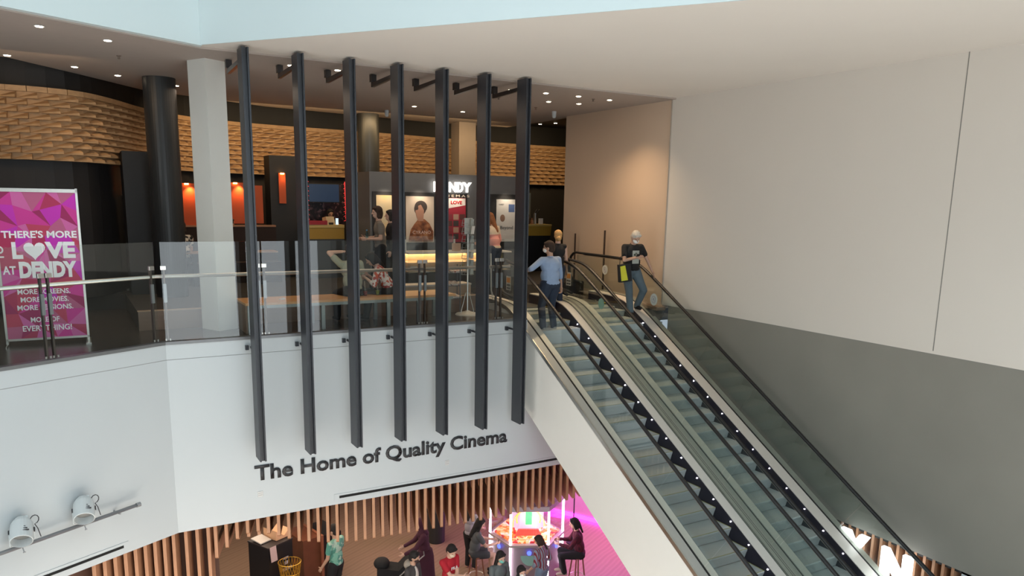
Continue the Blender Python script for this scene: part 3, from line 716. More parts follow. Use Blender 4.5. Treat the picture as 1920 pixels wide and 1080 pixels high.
MB().box((0, 0, 0), (.07, .012, .14), rx=R(-50)).obj('case', black_m, t, bevel=.003); MB().box((0, -.004, .006), (.06, .004, .125), rx=R(-50)).obj('screen', mat('phone_screen', (.08, .10, .14), .1), t)
t = empty('tote_bag', (9.95, .14, .62), R(172), 'black and yellow tote bag hanging from the arm of the grey-haired man', 'bag')
MB().prism([(-.15, 0), (.12, -.03), (.16, .33), (-.10, .36)], -.05, .05, 'y').obj('bag_body', cloth('bag_black', (.018, .018, .02)), t)
MB().prism([(-.05, .02), (.10, -.0), (.145, .30), (.03, .32)], .05, .056, 'y').prism([(-.05, .02), (.10, -.0), (.145, .30), (.03, .32)], -.056, -.05, 'y').obj('yellow_panel', cloth('bag_yellow', (.68, .66, .05)), t)
MB().tube([(-.08, 0, .34), (-.04, 0, .50), (.05, 0, .56), (.12, 0, .48), (.13, 0, .32)], .008, 6).obj('strap', black_c, t)

# foyer visitors
floral = ramp_mat('cloth_floral', 'voronoi', [(0, (.55, .10, .05)), (.3, (.72, .64, .60)), (.62, (.38, .07, .06)), (.78, (.75, .66, .62))], .85, (1, 1, 1), Scale=22)
person('man in a khaki T-shirt sitting on the long bench with one arm raised', (4.38, .74, .0), R(8), 1.74, pelvis=(0, -.02, .60), lean=R(14), head=(R(-30), R(20)),
       hands=((.20, .40, .86), (-.12, .16, 1.27)), epole=((.5, -.5, -1), (-1, -.05, -.35)), feet=((.16, .42, .08), (-.14, .38, .08)), skin=SKL, hair=H_brown, top=cloth('khaki', (.36, .36, .27)), sleeve='short', bottom=black_c, shoes=black_c, girth=1.15)
person('dark-haired woman in a white and red floral top bent forward on the long bench', (5.06, .80, .0), R(62), 1.66, pelvis=(0, -.05, .58), lean=R(30), head=(R(0), R(32)),
       hands=((.10, .40, .86), (-.16, .42, .84)), epole=((.6, -.5, -1), (-.6, -.5, -1)), feet=((.12, .45, .08), (-.12, .42, .08)), skin=SKL, hair=H_dark, style='pony', top=floral, sleeve='mid', bottom=black_c, shoes=black_c)
wp, ww, _ = person('person in a grey-brown T-shirt walking left past the posters with a water bottle', (5.60, 2.62, .30), R(78), 1.74, lean=R(4), head=(R(10), R(4)),
       hands=((.20, .30, 1.10), (-.16, .28, 1.10)), epole=((.4, -1, -.5), (-.4, -1, -.5)), feet=((.08, .18, .08), (-.08, -.12, .10)), skin=SKL, hair=H_brown, style='bob', top=cloth('taupe', (.20, .17, .14)), sleeve='short', bottom=black_c, shoes=black_c)
person('dark-haired person in black walking just behind the one with the water bottle', (6.08, 3.3, .30), R(78), 1.66, skin=SKL, hair=H_dark, style='bob', top=black_c, sleeve='long', bottom=black_c, shoes=black_c)
t = empty('water_bottle', (5.28, 2.55, 1.46), 0, 'pale blue plastic water bottle held by the walking person', 'bottle')
MB().lathe([(.03, -.1), (.033, -.09), (.033, .04), (.028, .06), (.013, .09), (.013, .10)], 14).obj('bottle_body', glass_mat('bottle_plastic', (.55, .78, .85)), t); MB().lathe([(.015, .10), (.015, .12)], 12).obj('cap', mat('cap_blue', (.1, .35, .6)), t)
person('woman with auburn hair in a pink and cream hooded sweater at the glass display counter', (8.30, 2.70, .25), R(20), 1.70, lean=R(12), head=(R(20), R(15)),
       hands=((.22, .34, 1.05), (-.22, .34, 1.05)), skin=SKL, hair=hairm('auburn', (.25, .09, .03)), style='long', top=ramp_mat('cloth_pink_cream', 'noise', [(.44, (.62, .52, .40)), (.50, (.72, .32, .28))], .85, (.01, .01, 1), 'CONSTANT', Scale=2.0), sleeve='long', bottom=denim, shoes=black_c)
person('shop worker with dark hair standing behind the yellow bar counter', (5.85, 6.9, .30), R(170), 1.62, head=(R(10), R(10)), hands=((.2, .3, 1.0), (-.2, .3, 1.0)), skin=SKT, hair=H_dark, style='long', top=cloth('olive', (.06, .065, .055)), sleeve='long', bottom=black_c)
person('seated figure in black behind the white square column by the orange booths', (3.28, 6.1, .30), R(-60), 1.70, pelvis=(0, 0, .62), feet=((.12, .42, .08), (-.12, .42, .08)), hands=((.15, .35, .8), (-.15, .35, .8)), skin=SKM, hair=H_dark, top=black_c, sleeve='long', bottom=black_c)
person('figure in a black and white patterned top near the left booth', (2.12, 4.9, .30), R(10), 1.66, pelvis=(0, 0, .62), feet=((.12, .42, .08), (-.12, .42, .08)), hands=((.15, .35, .8), (-.15, .35, .8)), skin=SKL, hair=H_dark, style='pony', top=ramp_mat('cloth_bw', 'voronoi', [(0, (.02, .02, .02)), (.5, (.6, .55, .48))], .85, Scale=18), sleeve='short', bottom=black_c)

# lower level visitors (floor at -5.5)
ZL_ = -6.0
teal = ramp_mat('cloth_teal', 'voronoi', [(0, (.09, .30, .24)), (.5, (.20, .46, .36)), (.8, (.40, .58, .48))], .85, Scale=14)
person('man in a mottled green shirt standing beside the dark wooden counter', (4.26, 1.84, ZL_), R(35), 1.76, head=(R(10), R(10)), skin=SKM, hair=H_dark, top=teal, sleeve='short', bottom=black_c, shoes=black_c, hands=((.28, .12, .86), (-.25, .16, .9)))
mar = cloth('maroon', (.060, .012, .028))
person('woman in a long dark maroon dress pushing the black pram', (6.05, 1.45, ZL_), R(70), 1.70, lean=R(6), head=(0, R(12)), hands=((.20, .44, 1.04), (-.20, .44, 1.04)), skin=SKL, hair=None, style=None, hood=mar, top=mar, sleeve='long', dress=mar, epole=((.5, -.6, -1), (-.5, -.6, -1)))
jk, _, _ = person('young person in a grey hooded jacket over a white shirt and dark mask', (5.25, .22, ZL_), R(214), 1.66, head=(R(10), R(14)), skin=SKM, hair=H_dark, top=cloth('dark_grey_jacket', (.055, .05, .05)), sleeve='long', bottom=black_c, shoes=black_c, mask=mask_k, undershirt=cloth('white_tee', (.52, .47, .43)))
merged('hood', MB().ell((0, -.09, 1.45), (.13, .09, .10)), cloth('hood_beige', (.32, .28, .23)), jk, .012)
red = cloth('red', (.42, .012, .025))
rb, _, _ = person('person in a bright red T-shirt with folded arms and a pale mask', (5.95, .07, ZL_), R(196), 1.74, head=(R(-5), R(30)), hands=((-.13, .24, 1.10), (.13, .27, 1.07)), epole=((1, -.1, -.6), (-1, -.1, -.6)), skin=SKL, hair=H_dark, top=red, sleeve='short', bottom=mat('cloth_dark_red', (.10, .01, .015), .9), shoes=black_c, mask=mat('mask_cream', (.70, .60, .45), .8))
text('shirt_lettering', 'FILA', mat('print_white', (.75, .72, .72), .8), rb, T((0, .158, 1.255)) @ RZ(math.pi), width=.17, height=.06, ext=.004, bold=.03)
gw_, _, _ = person('woman in grey sitting on a stool left of the arcade machine', (7.15, 1.28, ZL_), R(-104), 1.68, pelvis=(0, -.04, .80), lean=R(8), head=(0, R(22)), hands=((.14, .42, 1.02), (-.14, .44, 1.0)), feet=((.10, .32, .34), (-.08, .36, .34)), skin=SKL, hair=H_dark, style='long', top=cloth('mid_grey', (.095, .10, .105)), sleeve='short', bottom=cloth('charcoal_shorts', (.05, .052, .056)), legs='short', shoes=black_c, epole=((.5, -.5, -1), (-.5, -.5, -1)))
plaid = ramp_mat('cloth_plaid', 'wave', [(0, (.035, .008, .016)), (.5, (.14, .012, .03)), (1, (.05, .008, .02))], .9, (1, 1, 1), 'LINEAR', Scale=6, Distortion=1)
person('woman in a dark red plaid shirt on a stool right of the arcade machine', (9.09, .22, ZL_), R(58), 1.70, pelvis=(0, -.04, .80), lean=R(10), head=(0, R(15)), hands=((.14, .42, 1.04), (-.14, .42, 1.04)), feet=((.10, .34, .36), (-.10, .30, .36)), skin=SKL, hair=H_dark, style='pony', top=plaid, sleeve='long', bottom=black_c, shoes=mat('shoe_sand', (.42, .34, .27), .8), epole=((.5, -.5, -1), (-.5, -.5, -1)))
stripe = ramp_mat('cloth_striped', 'wave', [(0, (.22, .03, .05)), (.40, (.42, .40, .42)), (.62, (.24, .30, .38))], .85, (1, 1, 1), 'CONSTANT', Scale=5, Detail=0)
person('girl in a maroon, grey and white striped shirt standing before the arcade machine', (7.97, -.10, ZL_), R(18), 1.52, lean=R(5), head=(R(20), R(22)), hands=((.24, .16, .96), (-.34, .12, .95)), skin=SKL, hair=H_brown, style='pony', top=stripe, sleeve='mid', bottom=cloth('denim_shorts', (.2, .28, .38)), legs='short', shoes=black_c)
person('woman with long black hair and a teal face mask facing the atrium', (6.74, -.49, ZL_), R(186), 1.64, head=(R(0), R(16)), skin=SKL, hair=H_dark, style='long', top=cloth('grey_shirt', (.11, .13, .135)), sleeve='mid', bottom=black_c, mask=mask_g, hands=((.16, .26, 1.0), (-.16, .26, 1.0)))
person('woman in a black hood and white face mask, lowest before the arcade machine', (6.91, -1.01, ZL_), R(178), 1.52, head=(0, R(10)), skin=SKL, hair=H_dark, style='short', hood=black_c, top=black_c, sleeve='long', bottom=black_c, mask=mask_w)
person('dark-haired figure mostly hidden behind the seated woman in grey', (7.40, 2.03, ZL_), R(-60), 1.60, skin=SKL, hair=H_dark, style='long', top=cloth('pale_top', (.32, .30, .34)), sleeve='short', bottom=black_c, hands=((.2, .3, 1.0), (-.2, .3, 1.0)))

# ------------------------------------------------------------------ signs in the foyer
t = empty('poster_stand', (-.31, .60, 0), R(-1.5), 'tall pink and magenta poster stand with white lettering at the far left', 'poster stand')
fc = [(.42, .02, .09), (.60, .03, .28), (.50, .04, .10), (.62, .12, .36), (.33, .01, .10), (.55, .02, .44), (.48, .10, .22)]
fm = [mat('poster_facet_%d' % i, c, .6, var=.03) for i, c in enumerate(fc)]
mb = MB(); gx, gz = 5, 10; rr = random.Random(4); gp_ = {}
for i in range(gx+1):
    for j in range(gz+1): gp_[i, j] = (-.5+i/gx+(rr.uniform(-.07, .07) if 0 < i < gx else 0), .10+2.09*j/gz+(rr.uniform(-.07, .07) if 0 < j < gz else 0))
for i in range(gx):
    for j in range(gz):
        q4 = [gp_[i, j], gp_[i+1, j], gp_[i+1, j+1], gp_[i, j+1]]
        for tri in (((0, 1, 2), (0, 2, 3)) if (i+j) % 2 else ((0, 1, 3), (1, 2, 3))):
            mb.prism([q4[k] for k in tri], -.011, -.005, 'y', mi=rr.randrange(7))
MB().bb(-.50, .50, -.005, .01, .10, 2.19).obj('backing', fm[0], t); mb.obj('poster', fm, t)
mb = MB(); mb.bb(-.53, .53, -.02, .02, 2.19, 2.24); mb.bb(-.53, .53, -.02, .02, .07, .10)
for s in (-1, 1): mb.bb(s*.50, s*.53, -.02, .02, .02, 2.25)
mb.obj('frame', steel, t)
for s in (-1, 1): MB().bb(s*.50-.02, s*.53+.02, -.26, .26, 0, .025).obj('foot', steel, t)
lw = mat('poster_white', (.88, .86, .88), .6)
def ln(s, cx, z, wd, h, b=.03): return text('lettering', s, lw, t, T((cx, -.0135, z)), width=wd, height=h, ext=0, bold=b)
ln("THERE'S MORE", .01, 1.545, .93, .105); ln('L', -.28, 1.25, .13, .24, .05); ln('VE', .25, 1.25, .38, .24, .05)
mb = MB(); hp_ = []
for k in range(28):
    a = 2*math.pi*k/28; hp_.append((-.07+.0088*16*math.sin(a)**3*.95, 1.375+.0088*(13*math.cos(a)-5*math.cos(2*a)-2*math.cos(3*a)-math.cos(4*a))))
mb.prism(hp_, -.014, -.011, 'y'); mb.obj('heart', lw, t)
text('lettering', 'TO', lw, t, T((-.445, -.012, 1.335)) @ Matrix.Rotation(R(-90), 4, 'Y'), width=.20, height=.10, ext=.002, bold=.03)
ln('AT', -.40, 1.03, .16, .12); ln('DENDY', .08, .975, .72, .235, .06)
ln('MORE SCREENS.', .0, .74, .66, .075, .02); ln('MORE MOVIES.', -.0, .625, .60, .075, .02); ln('MORE SESSIONS.', .0, .51, .70, .075, .02)
ln('MORE OF', -.02, .33, .36, .075, .02); ln('EVERYTHING!', .0, .20, .62, .085, .02)
for x, ww_, txt, lab, fig in ((.925, .54, 'DENDY', 'black roll-up banner with white lettering, left one of the pair behind the glass', False), (1.345, .30, 'DY', 'black roll-up banner with a figure in a tan coat, right one of the pair', True)):
    t = empty('roll_up_banner', (x, 4.80 if not fig else 4.88, .30), R(0 if not fig else -8), lab, 'banner', 'pair of black arts banners')
    k = 1.87
    MB().bb(-ww_/2, ww_/2, -.004, .004, .03, k).obj('banner_sheet', mat('banner_black', (.02, .024, .024), .5), t)
    MB().bb(-ww_/2-.01, ww_/2+.01, -.012, .012, k, k+.02).bb(-ww_/2-.012, -ww_/2-.002, -.01, .01, .03, k).bb(ww_/2+.002, ww_/2+.012, -.01, .01, .03, k).obj('frame', steel, t)
    MB().prism([(-ww_/2-.04, -.06), (0, -.13), (ww_/2+.04, -.06), (ww_/2+.04, .10), (-ww_/2-.04, .10)], 0, .03).obj('base', steel, t)
    ban = mat('banner_white', (.60, .60, .60), .6)
    text('lettering', txt, ban, t, T((-.02, -.006, k-.20)), width=ww_*.82 if not fig else .16, height=.12, ext=.002, bold=.05)
    text('lettering', 'ARTS', ban, t, T((.08 if not fig else .02, -.006, k-.33)), width=.30 if not fig else .22, height=.12, ext=.002)
    if not fig:
        text('lettering', 'A FILM ENTERTAINMENT SERIES', ban, t, T((-.04, -.006, k-.42)), width=.38, height=.02, ext=.001)
        text('lettering', 'COLLECT YOUR PROGRAM', ban, t, T((.02, -.006, k-.52)), width=.40, height=.028, ext=.001)
        MB().lathe([(.24, -.008), (.24, -.0055)], 28, T((-.0, 0, k-1.17)) @ Matrix.Rotation(R(90), 4, 'X') @ T((0, 0, .0)) @ Matrix.Scale(.8, 4, (0, 1, 0))).obj('picture', mat('banner_picture', (.13, .13, .10)), t)
        text('lettering', 'SEASON', ban, t, T((.14, -.006, .42)), width=.17, height=.04, ext=.001); text('lettering', '202', ban, t, T((.19, -.006, .33)), width=.09, height=.05, ext=.001)
        MB().bb(-.18, .24, -.006, -.004, .17, .20).bb(-.10, .22, -.006, -.004, .11, .14).obj('text_bars', ban, t)
        MB().bb(-.02, .02, -.006, -.004, .23, .26).obj('red_mark', mat('mark_red', (.5, .05, .05)), t); MB().bb(.05, .09, -.006, -.004, .23, .26).bb(.12, .16, -.006, -.004, .23, .26).obj('blue_mark', mat('mark_blue', (.1, .25, .4)), t)
    else:
        MB().prism([(-.06, .75), (.09, .75), (.10, 1.15), (.05, 1.38), (-.02, 1.38), (-.07, 1.15)], -.007, -.005, 'y').obj('tan_coat', mat('coat_tan', (.30, .19, .09)), t)
        MB().ell((.01, -.006, 1.44), (.035, .003, .05)).obj('portrait_head', mat('portrait_brown', (.12, .06, .04)), t)

# poster kiosk with lit sign
KY = 4.6
t = empty('poster_kiosk', (8.13, KY, 0), 0, 'long grey freestanding kiosk wall carrying film posters below the lit sign', 'kiosk')
MB().bb(-2.04, 2.05, .02, 1.0, .3, 2.80).obj('wall_panel', mat('kiosk_grey', (.12, .125, .13), .5), t)
mb = MB()
for a, b_ in ((-1.98, -1.42), (-1.30, -.40), (-.22, .42), (.70, 1.80)): mb.bb(a, b_, -.005, .02, 1.02, 2.36)
mb.obj('poster_recess', black_m, t)
def poster(x0_, x1_, z0, z1, base, label):
    p = empty('film_poster', ((x0_+x1_)/2, KY-.012, 0), 0, label, 'poster', 'film posters on the grey kiosk'); MB().bb(-(x1_-x0_)/2, (x1_-x0_)/2, -.012, 0, z0, z1).obj('sheet', base, p)
    s = bpy.data.lights.new('l', 'SPOT'); s.energy = 9; s.spot_size = R(100); s.spot_blend = .9; s.color = (1, .82, .62); s.shadow_soft_size = .04
    o = bpy.data.objects.new('picture_light', s); COL.objects.link(o); o.parent = p; o.location = (0, -.28, z1+.22); o.rotation_euler = (R(28), 0, 0)
    return p
p = poster(6.23, 6.70, 1.02, 2.28, ramp_mat('poster_sand', 'noise', [(.3, (.42, .42, .38)), (.5, (.62, .50, .30)), (.7, (.70, .40, .14))], .5, (1, 1, 1), 'LINEAR', Scale=1.5), 'sand and orange film poster at the left end of the kiosk, behind the walking person')
p = poster(6.95, 7.66, 1.20, 2.27, mat('poster_cream', (.62, .52, .42), .5), 'film poster with a curly-haired man in a brown jacket, titled CYRANO')
br = ramp_mat('poster_brown', 'noise', [(.3, (.10, .03, .015)), (.55, (.30, .11, .045)), (.7, (.42, .20, .09))], .6, (1, 1, 1), 'LINEAR', Scale=9)
MB().prism([(-.30, 1.22), (.33, 1.22), (.34, 1.45), (.24, 1.64), (.12, 1.74), (-.02, 1.77), (-.14, 1.64), (-.24, 1.50)], -.016, -.013, 'y').obj('jacket', br, p)
MB().prism([(-.05, 1.70), (.08, 1.70), (.10, 1.95), (.02, 2.08), (-.09, 2.04), (-.12, 1.92), (-.09, 1.80)], -.018, -.015, 'y').obj('portrait_face', mat('poster_face', (.42, .22, .15), .6), p)
hb = MB(); hb.ell((.0, -.0145, 1.98), (.15, .0035, .15))
for k in range(15):
    a = R(200-16*k); hb.ell((.02+.115*math.cos(a), -.018, 2.03+.10*math.sin(a)), (.045, .004, .042), n=10)
hb.obj('portrait_hair', mat('poster_hair', (.06, .045, .04), .7), p)
text('lettering', 'CYRANO', mat('poster_title', (.70, .55, .48), .6), p, T((.04, -.017, 1.40)), width=.46, height=.075, ext=.002)
p = poster(7.90, 8.50, 1.20, 2.25, mat('poster_love_red', (.32, .02, .04), .5), 'red and white LOVE poster with a grid of small pictures, under the lit sign')
MB().prism([(-.29, 1.98), (.29, 2.08), (.29, 2.24), (-.29, 2.24)], -.015, -.0125, 'y').obj('white_header', mat('poster_header', (.72, .66, .62), .6), p)
text('lettering', 'LOVE', mat('poster_red_text', (.55, .02, .03), .6), p, T((.05, -.016, 2.10)), width=.30, height=.085, ext=.002, bold=.05)
for i in range(3):
    for j in range(4): MB().bb(-.20+.17*i, -.06+.17*i, -.015, -.013, 1.27+.155*j, 1.40+.155*j).obj('small_picture', mat('thumb%d' % ((i*3+j*2) % 4), [(.10, .03, .03), (.38, .24, .18), (.22, .03, .04), (.05, .04, .04)][(i*3+j*2) % 4], .6), p)
p = poster(9.35, 9.90, 1.20, 2.24, mat('poster_pale', (.56, .55, .52), .5), 'pale poster with small portraits at the right end of the kiosk')
MB().bb(.07, .24, -.015, -.013, 1.93, 2.12).obj('blue_portrait', mat('thumb_blue', (.08, .13, .28)), p); MB().ell((-.10, -.014, 1.78), (.07, .003, .09)).obj('brown_portrait', mat('thumb_brown', (.22, .13, .09)), p)
text('lettering', 'Beyond', ink, p, T((.02, -.016, 1.48)), width=.36, height=.11, ext=.002); text('lettering', 'CARD', ink, p, T((-.14, -.016, 2.1)), width=.14, height=.03, ext=.001)
t = empty('lit_sign', (8.20, KY-.05, 0), 0, 'white glowing DENDY CINEMAS sign high on the grey kiosk', 'sign')
for s_, x, wd in (('D', -.46, .2), ('E', -.26, .15), ('N', -.07, .20), ('D', .13, .15), ('Y', .31, .24)):
    text('letter', s_, sign_white, t, T((x, 0, 2.385)), width=wd, height=.235, ext=.03, bold=.035)
text('small_lettering', 'CINEMAS', mat('sign_small', (.35, .27, .2), .6, emit=(1, .8, .6), es=.25), t, T((-.05, 0, 2.27)), width=.86, height=.055, ext=.01, spacing=1.5)

# ------------------------------------------------------------------ benches, drinks
t = empty('long_bench', (2.44, .30, 0), 0, 'long timber-topped bench standing along the glass, where the couple sit', 'bench')
MB().bb(0, 3.74, 0, .78, .455, .495).obj('seat', bench_wood, t, bevel=.004)
gl = mat('bench_grey_steel', (.22, .24, .23), .45, .4)
MB().bb(.03, 3.70, .03, .07, .40, .455).bb(.03, 3.70, .70, .74, .40, .455).obj('rail', gl, t)
for x in (.06, 1.27, 2.44, 3.02, 3.62):
    for y in (.05, .72): MB().bb(x-.03, x+.03, y-.03, y+.03, 0, .40).obj('leg', gl, t)
MB().bb(.0, .03, .02, .76, 0, .455).obj('end_panel', plinth_wood, t)
t = empty('timber_box', (5.62, 1.45, 0), 0, 'low pale timber box under the glass display, behind the bench', 'box')
MB().bb(0, 1.45, 0, .38, 0, .52).obj('carcass', mat('pale_timber', (.40, .30, .22), .5, var=.12), t); MB().bb(-.01, 1.46, -.01, .39, .52, .55).obj('lid', mat('pale_lid', (.50, .46, .42), .4), t)
def cup(x, y, col, label):
    t = empty('drink_cup', (x, y, .495), 0, label, 'cup')
    MB().lathe([(.026, 0), (.030, .02), (.040, .11)], 16).obj('cup_body', glass_mat('cup_clear', (.80, .82, .75)), t); MB().lathe([(.024, .004), (.036, .085)], 16).obj('drink', col, t)
    MB().lathe([(.042, .11), (.042, .118), (.036, .125)], 16).obj('lid', glass_mat('cup_clear', (.8, .82, .75)), t); MB().tube([(0, 0, .02), (-.01, 0, .26)], .004, 6).obj('straw', mat('straw_cream', (.6, .55, .42)), t)
cup(4.80, .66, mat('drink_green', (.35, .42, .08), .3), 'plastic cup of yellow drink with a straw on the long bench')
cup(4.55, .60, mat('drink_red', (.25, .03, .04), .3), 'plastic cup of dark red drink on the bench between the couple')
tag(MB().box((3.10, .62, .503), (.10, .05, .012), rz=.5).box((3.13, .63, .512), (.05, .04, .012), rz=-.4, ry=.3).obj('paper_napkin', mat('napkin_white', (.7, .7, .68), .8)), 'crumpled white napkin lying on the left half of the bench', 'napkin')

# display counter with lit case
t = empty('display_counter', (6.25, 2.75, .3), 0, 'low glass display counter with a warm lit case, in front of the film posters', 'counter')
MB().bb(0, 2.5, 0, .7, 0, .35).obj('plinth', mat('counter_black', (.03, .03, .03), .4), t)
MB().bb(0, 2.5, -.01, .72, .76, .79).obj('worktop', mat('counter_top_white', (.62, .6, .56), .3), t)
MB().bb(0, 2.5, .66, .70, .35, .76).obj('back_panel', mat('case_back', (.7, .55, .38), .5), t)
MB().bb(0, 2.5, .0, .012, .35, .76).obj('front_glass', glass_bal, t)
for z in (.37, .56): MB().bb(.02, 2.48, .02, .64, z, z+.012).obj('shelf', mat('case_shelf', (.65, .52, .38), .4), t)
MB().bb(.03, 2.47, .58, .64, .735, .755).obj('case_light', emis('case_lamp', (1, .66, .32), 9), t)
MB().bb(.06, .22, .03, .04, .40, .50).obj('price_card', mat('card_white', (.8, .78, .75)), t)
MB().bb(.04, .08, .3, .34, .79, 1.05).bb(1.2, 1.24, .3, .34, .79, 1.05).obj('guard_post', steel, t)
MB().bb(.04, 1.24, .31, .32, .82, 1.12).obj('guard_glass', glass_bal, t)
for i in range(9):
    tag(MB().lathe([(.022, 0), (.024, .02), (.024, .10), (.012, .13), (.012, .16)], 10, c=(7.62+.11*i, 2.95, .683)).obj('bottle', [mat('juice_yellow', (.62, .48, .10), .3), mat('milk_white', (.75, .72, .65), .4)][i % 2 if i != 4 else 0]), 'small yellow or white drink bottle standing in the warm lit case', 'bottle', 'drink bottles in the lit case')
tag(MB().bb(7.35, 7.55, 2.9, 2.93, 1.10, 1.27).obj('menu_card', mat('menu_kraft', (.42, .28, .2))), 'small kraft menu card standing on the display counter', 'card')

# postcard rack, newspapers
t = empty('postcard_rack', (6.73, .92, 0), R(20), 'tall revolving wire postcard rack on a round white foot, behind the glass', 'rack')
MB().lathe([(.24, 0), (.22, .025), (.06, .06), (.03, .08)], 28).obj('base', mat('rack_white', (.62, .6, .56), .35), t)
MB().tube([(0, 0, .06), (0, 0, 1.82)], .016, 10).obj('pole', steel, t)
for lev in range(7):
    z = .78+.155*lev; mb = MB()
    for k in range(4):
        M = T((0, 0, z)) @ RZ(R(90*k+15)); mb.bb
        for a_, b_ in (((-.07, -.10, 0), (.07, -.10, 0)), ((-.07, -.10, 0), (-.07, -.07, .13)), ((.07, -.10, 0), (.07, -.07, .13)), ((-.07, -.10, .05), (.07, -.10, .05)), ((0, 0, 0), (0, -.10, 0)), ((-.07, -.07, .13), (.07, -.07, .13))): mb.tube([a_, b_], .003, 4, M=M)
    mb.obj('wire_tier', mat('rack_wire', (.45, .5, .5), .35, .6), t)
    if lev in (5,): MB().box((0, -.11, z+.08), (.12, .004, .15), RZ(R(15)), rx=.15).obj('card', mat('card_white', (.8, .78, .75)), t)
    else: MB().box((0, -.095, z+.07), (.11, .004, .12), RZ(R(15)), rx=.15).box((0, -.095, z+.07), (.11, .004, .12), RZ(R(105)), rx=.15).obj('card', mat('card_tint%d' % (lev % 3), [(.42, .46, .46), (.28, .33, .35), (.5, .5, .46)][lev % 3]), t)
MB().bb(-.11, .11, -.02, -.01, 1.55, 1.86).obj('header_card', mat('card_header', (.55, .58, .56)), t)
MB().tube([(-.18, 0, .05), (-.05, 0, .42), (.05, 0, .42), (.18, 0, .05)], .006, 5).tube([(0, -.18, .05), (0, -.05, .42), (0, .05, .42), (0, .18, .05)], .006, 5).obj('spreader', steel, t)
t = empty('newspaper_rack', (6.48, 1.25, 0), R(-15), 'wire newspaper rack on castors with folded papers, beside the postcard rack', 'rack')
mb = MB()
for x in (-.2, .2):
    for y in (-.15, .15): mb.tube([(x, y, .05), (x, y, .95)], .009, 6)
for z in (.30, .55, .80):
    for y in (-.15, .15): mb.tube([(-.2, y, z), (.2, y, z)], .006, 6)
    for x in (-.2, -.1, 0, .1, .2): mb.tube([(x, -.15, z), (x, .15, z)], .005, 5)
mb.obj('wire_frame', mat('rack_dark_wire', (.10, .10, .10), .4, .5), t)
for x in (-.2, .2):
    for y in (-.15, .15): MB().lathe([(.025, -.01), (.025, .01)], 12, T((x, y, .027)) @ Matrix.Rotation(R(90), 4, 'Y')).obj('castor', rubber, t)
news = ramp_mat('newsprint', 'voronoi', [(0, (.62, .54, .48)), (.6, (.42, .16, .12)), (.72, (.70, .62, .56)), (.9, (.15, .12, .12))], .8, Scale=26)
for z, dx, a in ((.82, .16, .2), (.57, .0, -.1), (.32, .02, .05)):
    p = MB().box((6.48+dx, 1.22, z+.02), (.36, .28, .03), rz=a, rx=.12).obj('newspaper', news); tag(p, {.82: 'folded newspaper on the top tier of the wire rack', .57: 'folded newspaper on the middle tier of the wire rack', .32: 'folded newspaper on the bottom tier of the wire rack'}[z], 'newspaper', 'newspapers on the wire rack')
t = empty('clothes_stand', (7.42, 1.30, 0), R(30), 'white wire stand with splayed feet between the rack and the escalator', 'stand')
mb = MB()
for k in range(4): a = R(90*k); mb.tube([(.2*math.cos(a), .2*math.sin(a), .01), (.05*math.cos(a), .05*math.sin(a), .40), (0.03*math.cos(a), .03*math.sin(a), 1.15)], .007, 6)
for z in (.15, .3): mb.tube([((.2-z*.35)*math.cos(R(36*k)), (.2-z*.35)*math.sin(R(36*k)), z) for k in range(11)], .005, 5)
mb.obj('wire_frame', mat('stand_white', (.55, .55, .52), .4), t)

# ------------------------------------------------------------------ bar, booths, screens
yl = mat('bar_yellow', (.50, .29, .04), .45)
t = empty('bar_counter', (5.42, 5.85, .3), 0, 'yellow-topped bar counter in the middle of the foyer', 'counter')
MB().bb(-.50, .46, 0, .55, 1.20, 1.27).obj('worktop', mat('bar_top', (.72, .50, .16), .3), t); MB().bb(-.5, .46, .02, .5, .93, 1.20).obj('yellow_fascia', yl, t); MB().bb(-.5, .46, .04, .48, 0, .93).obj('base', dark_grey, t)
t = empty('bar_counter', (11.36, 5.8, .3), 0, 'yellow-fronted bar counter by the tan wall with bottles on top', 'counter')
MB().bb(-.42, .42, 0, .55, 1.24, 1.29).obj('worktop', MATS['bar_top'], t); MB().prism([(-.42, 1.24), (.42, 1.24), (.40, .98), (-.40, .98)], .02, .5, 'y').obj('yellow_fascia', yl, t); MB().bb(-.4, .4, .05, .48, 0, .98).obj('base', black_m, t)
for i, (x, h, c_, l) in enumerate(((11.02, .20, (.30, .08, .04), 'amber bottle at the left end of the right bar'), (11.12, .26, (.10, .06, .04), 'dark tall bottle standing second from the left on the right bar'), (11.22, .17, (.45, .22, .12), 'short orange bottle in the middle of the right bar'))):
    tag(MB().lathe([(.035, 0), (.038, h*.6), (.014, h*.75), (.014, h)], 12, c=(x, 5.95, 1.59)).obj('bottle', mat('bar_bottle%d' % i, c_, .2)), l, 'bottle', 'bottles on the right bar')
t = empty('beer_tap', (11.35, 6.0, 1.59), 0, 'steel beer tap with two angled handles on the right bar', 'tap')
MB().lathe([(.04, 0), (.035, .3)], 12).obj('column', steel, t)
for s in (-.03, .05): MB().tube([(s, 0, .28), (s+.08, -.02, .40)], .018, 8).obj('handle', black_m, t)
tag(MB().bb(11.42, 11.55, 5.9, 5.93, 1.59, 1.75).obj('menu_card', mat('card_white', (.8, .78, .75))), 'white card standing on the right bar beside the tap', 'card')
struct(MB().bb(10.98, 11.50, 6.5, 6.55, 1.6, 2.44).obj('window_1', mat('bar_mirror', (.20, .22, .20), .15)))
t = empty('red_tray', (5.24, 5.95, 1.57), 0, 'shallow red tray on the left half of the yellow bar', 'tray'); MB().bb(-.2, .2, -.1, .1, .0, .03).obj('base', mat('tray_red', (.45, .02, .03), .4), t); MB().bb(-.22, -.2, -.12, .12, 0, .10).bb(.2, .22, -.12, .12, 0, .10).bb(-.2, .2, -.12, -.10, 0, .09).bb(-.2, .2, .10, .12, 0, .09).obj('rim', MATS['tray_red'], t)
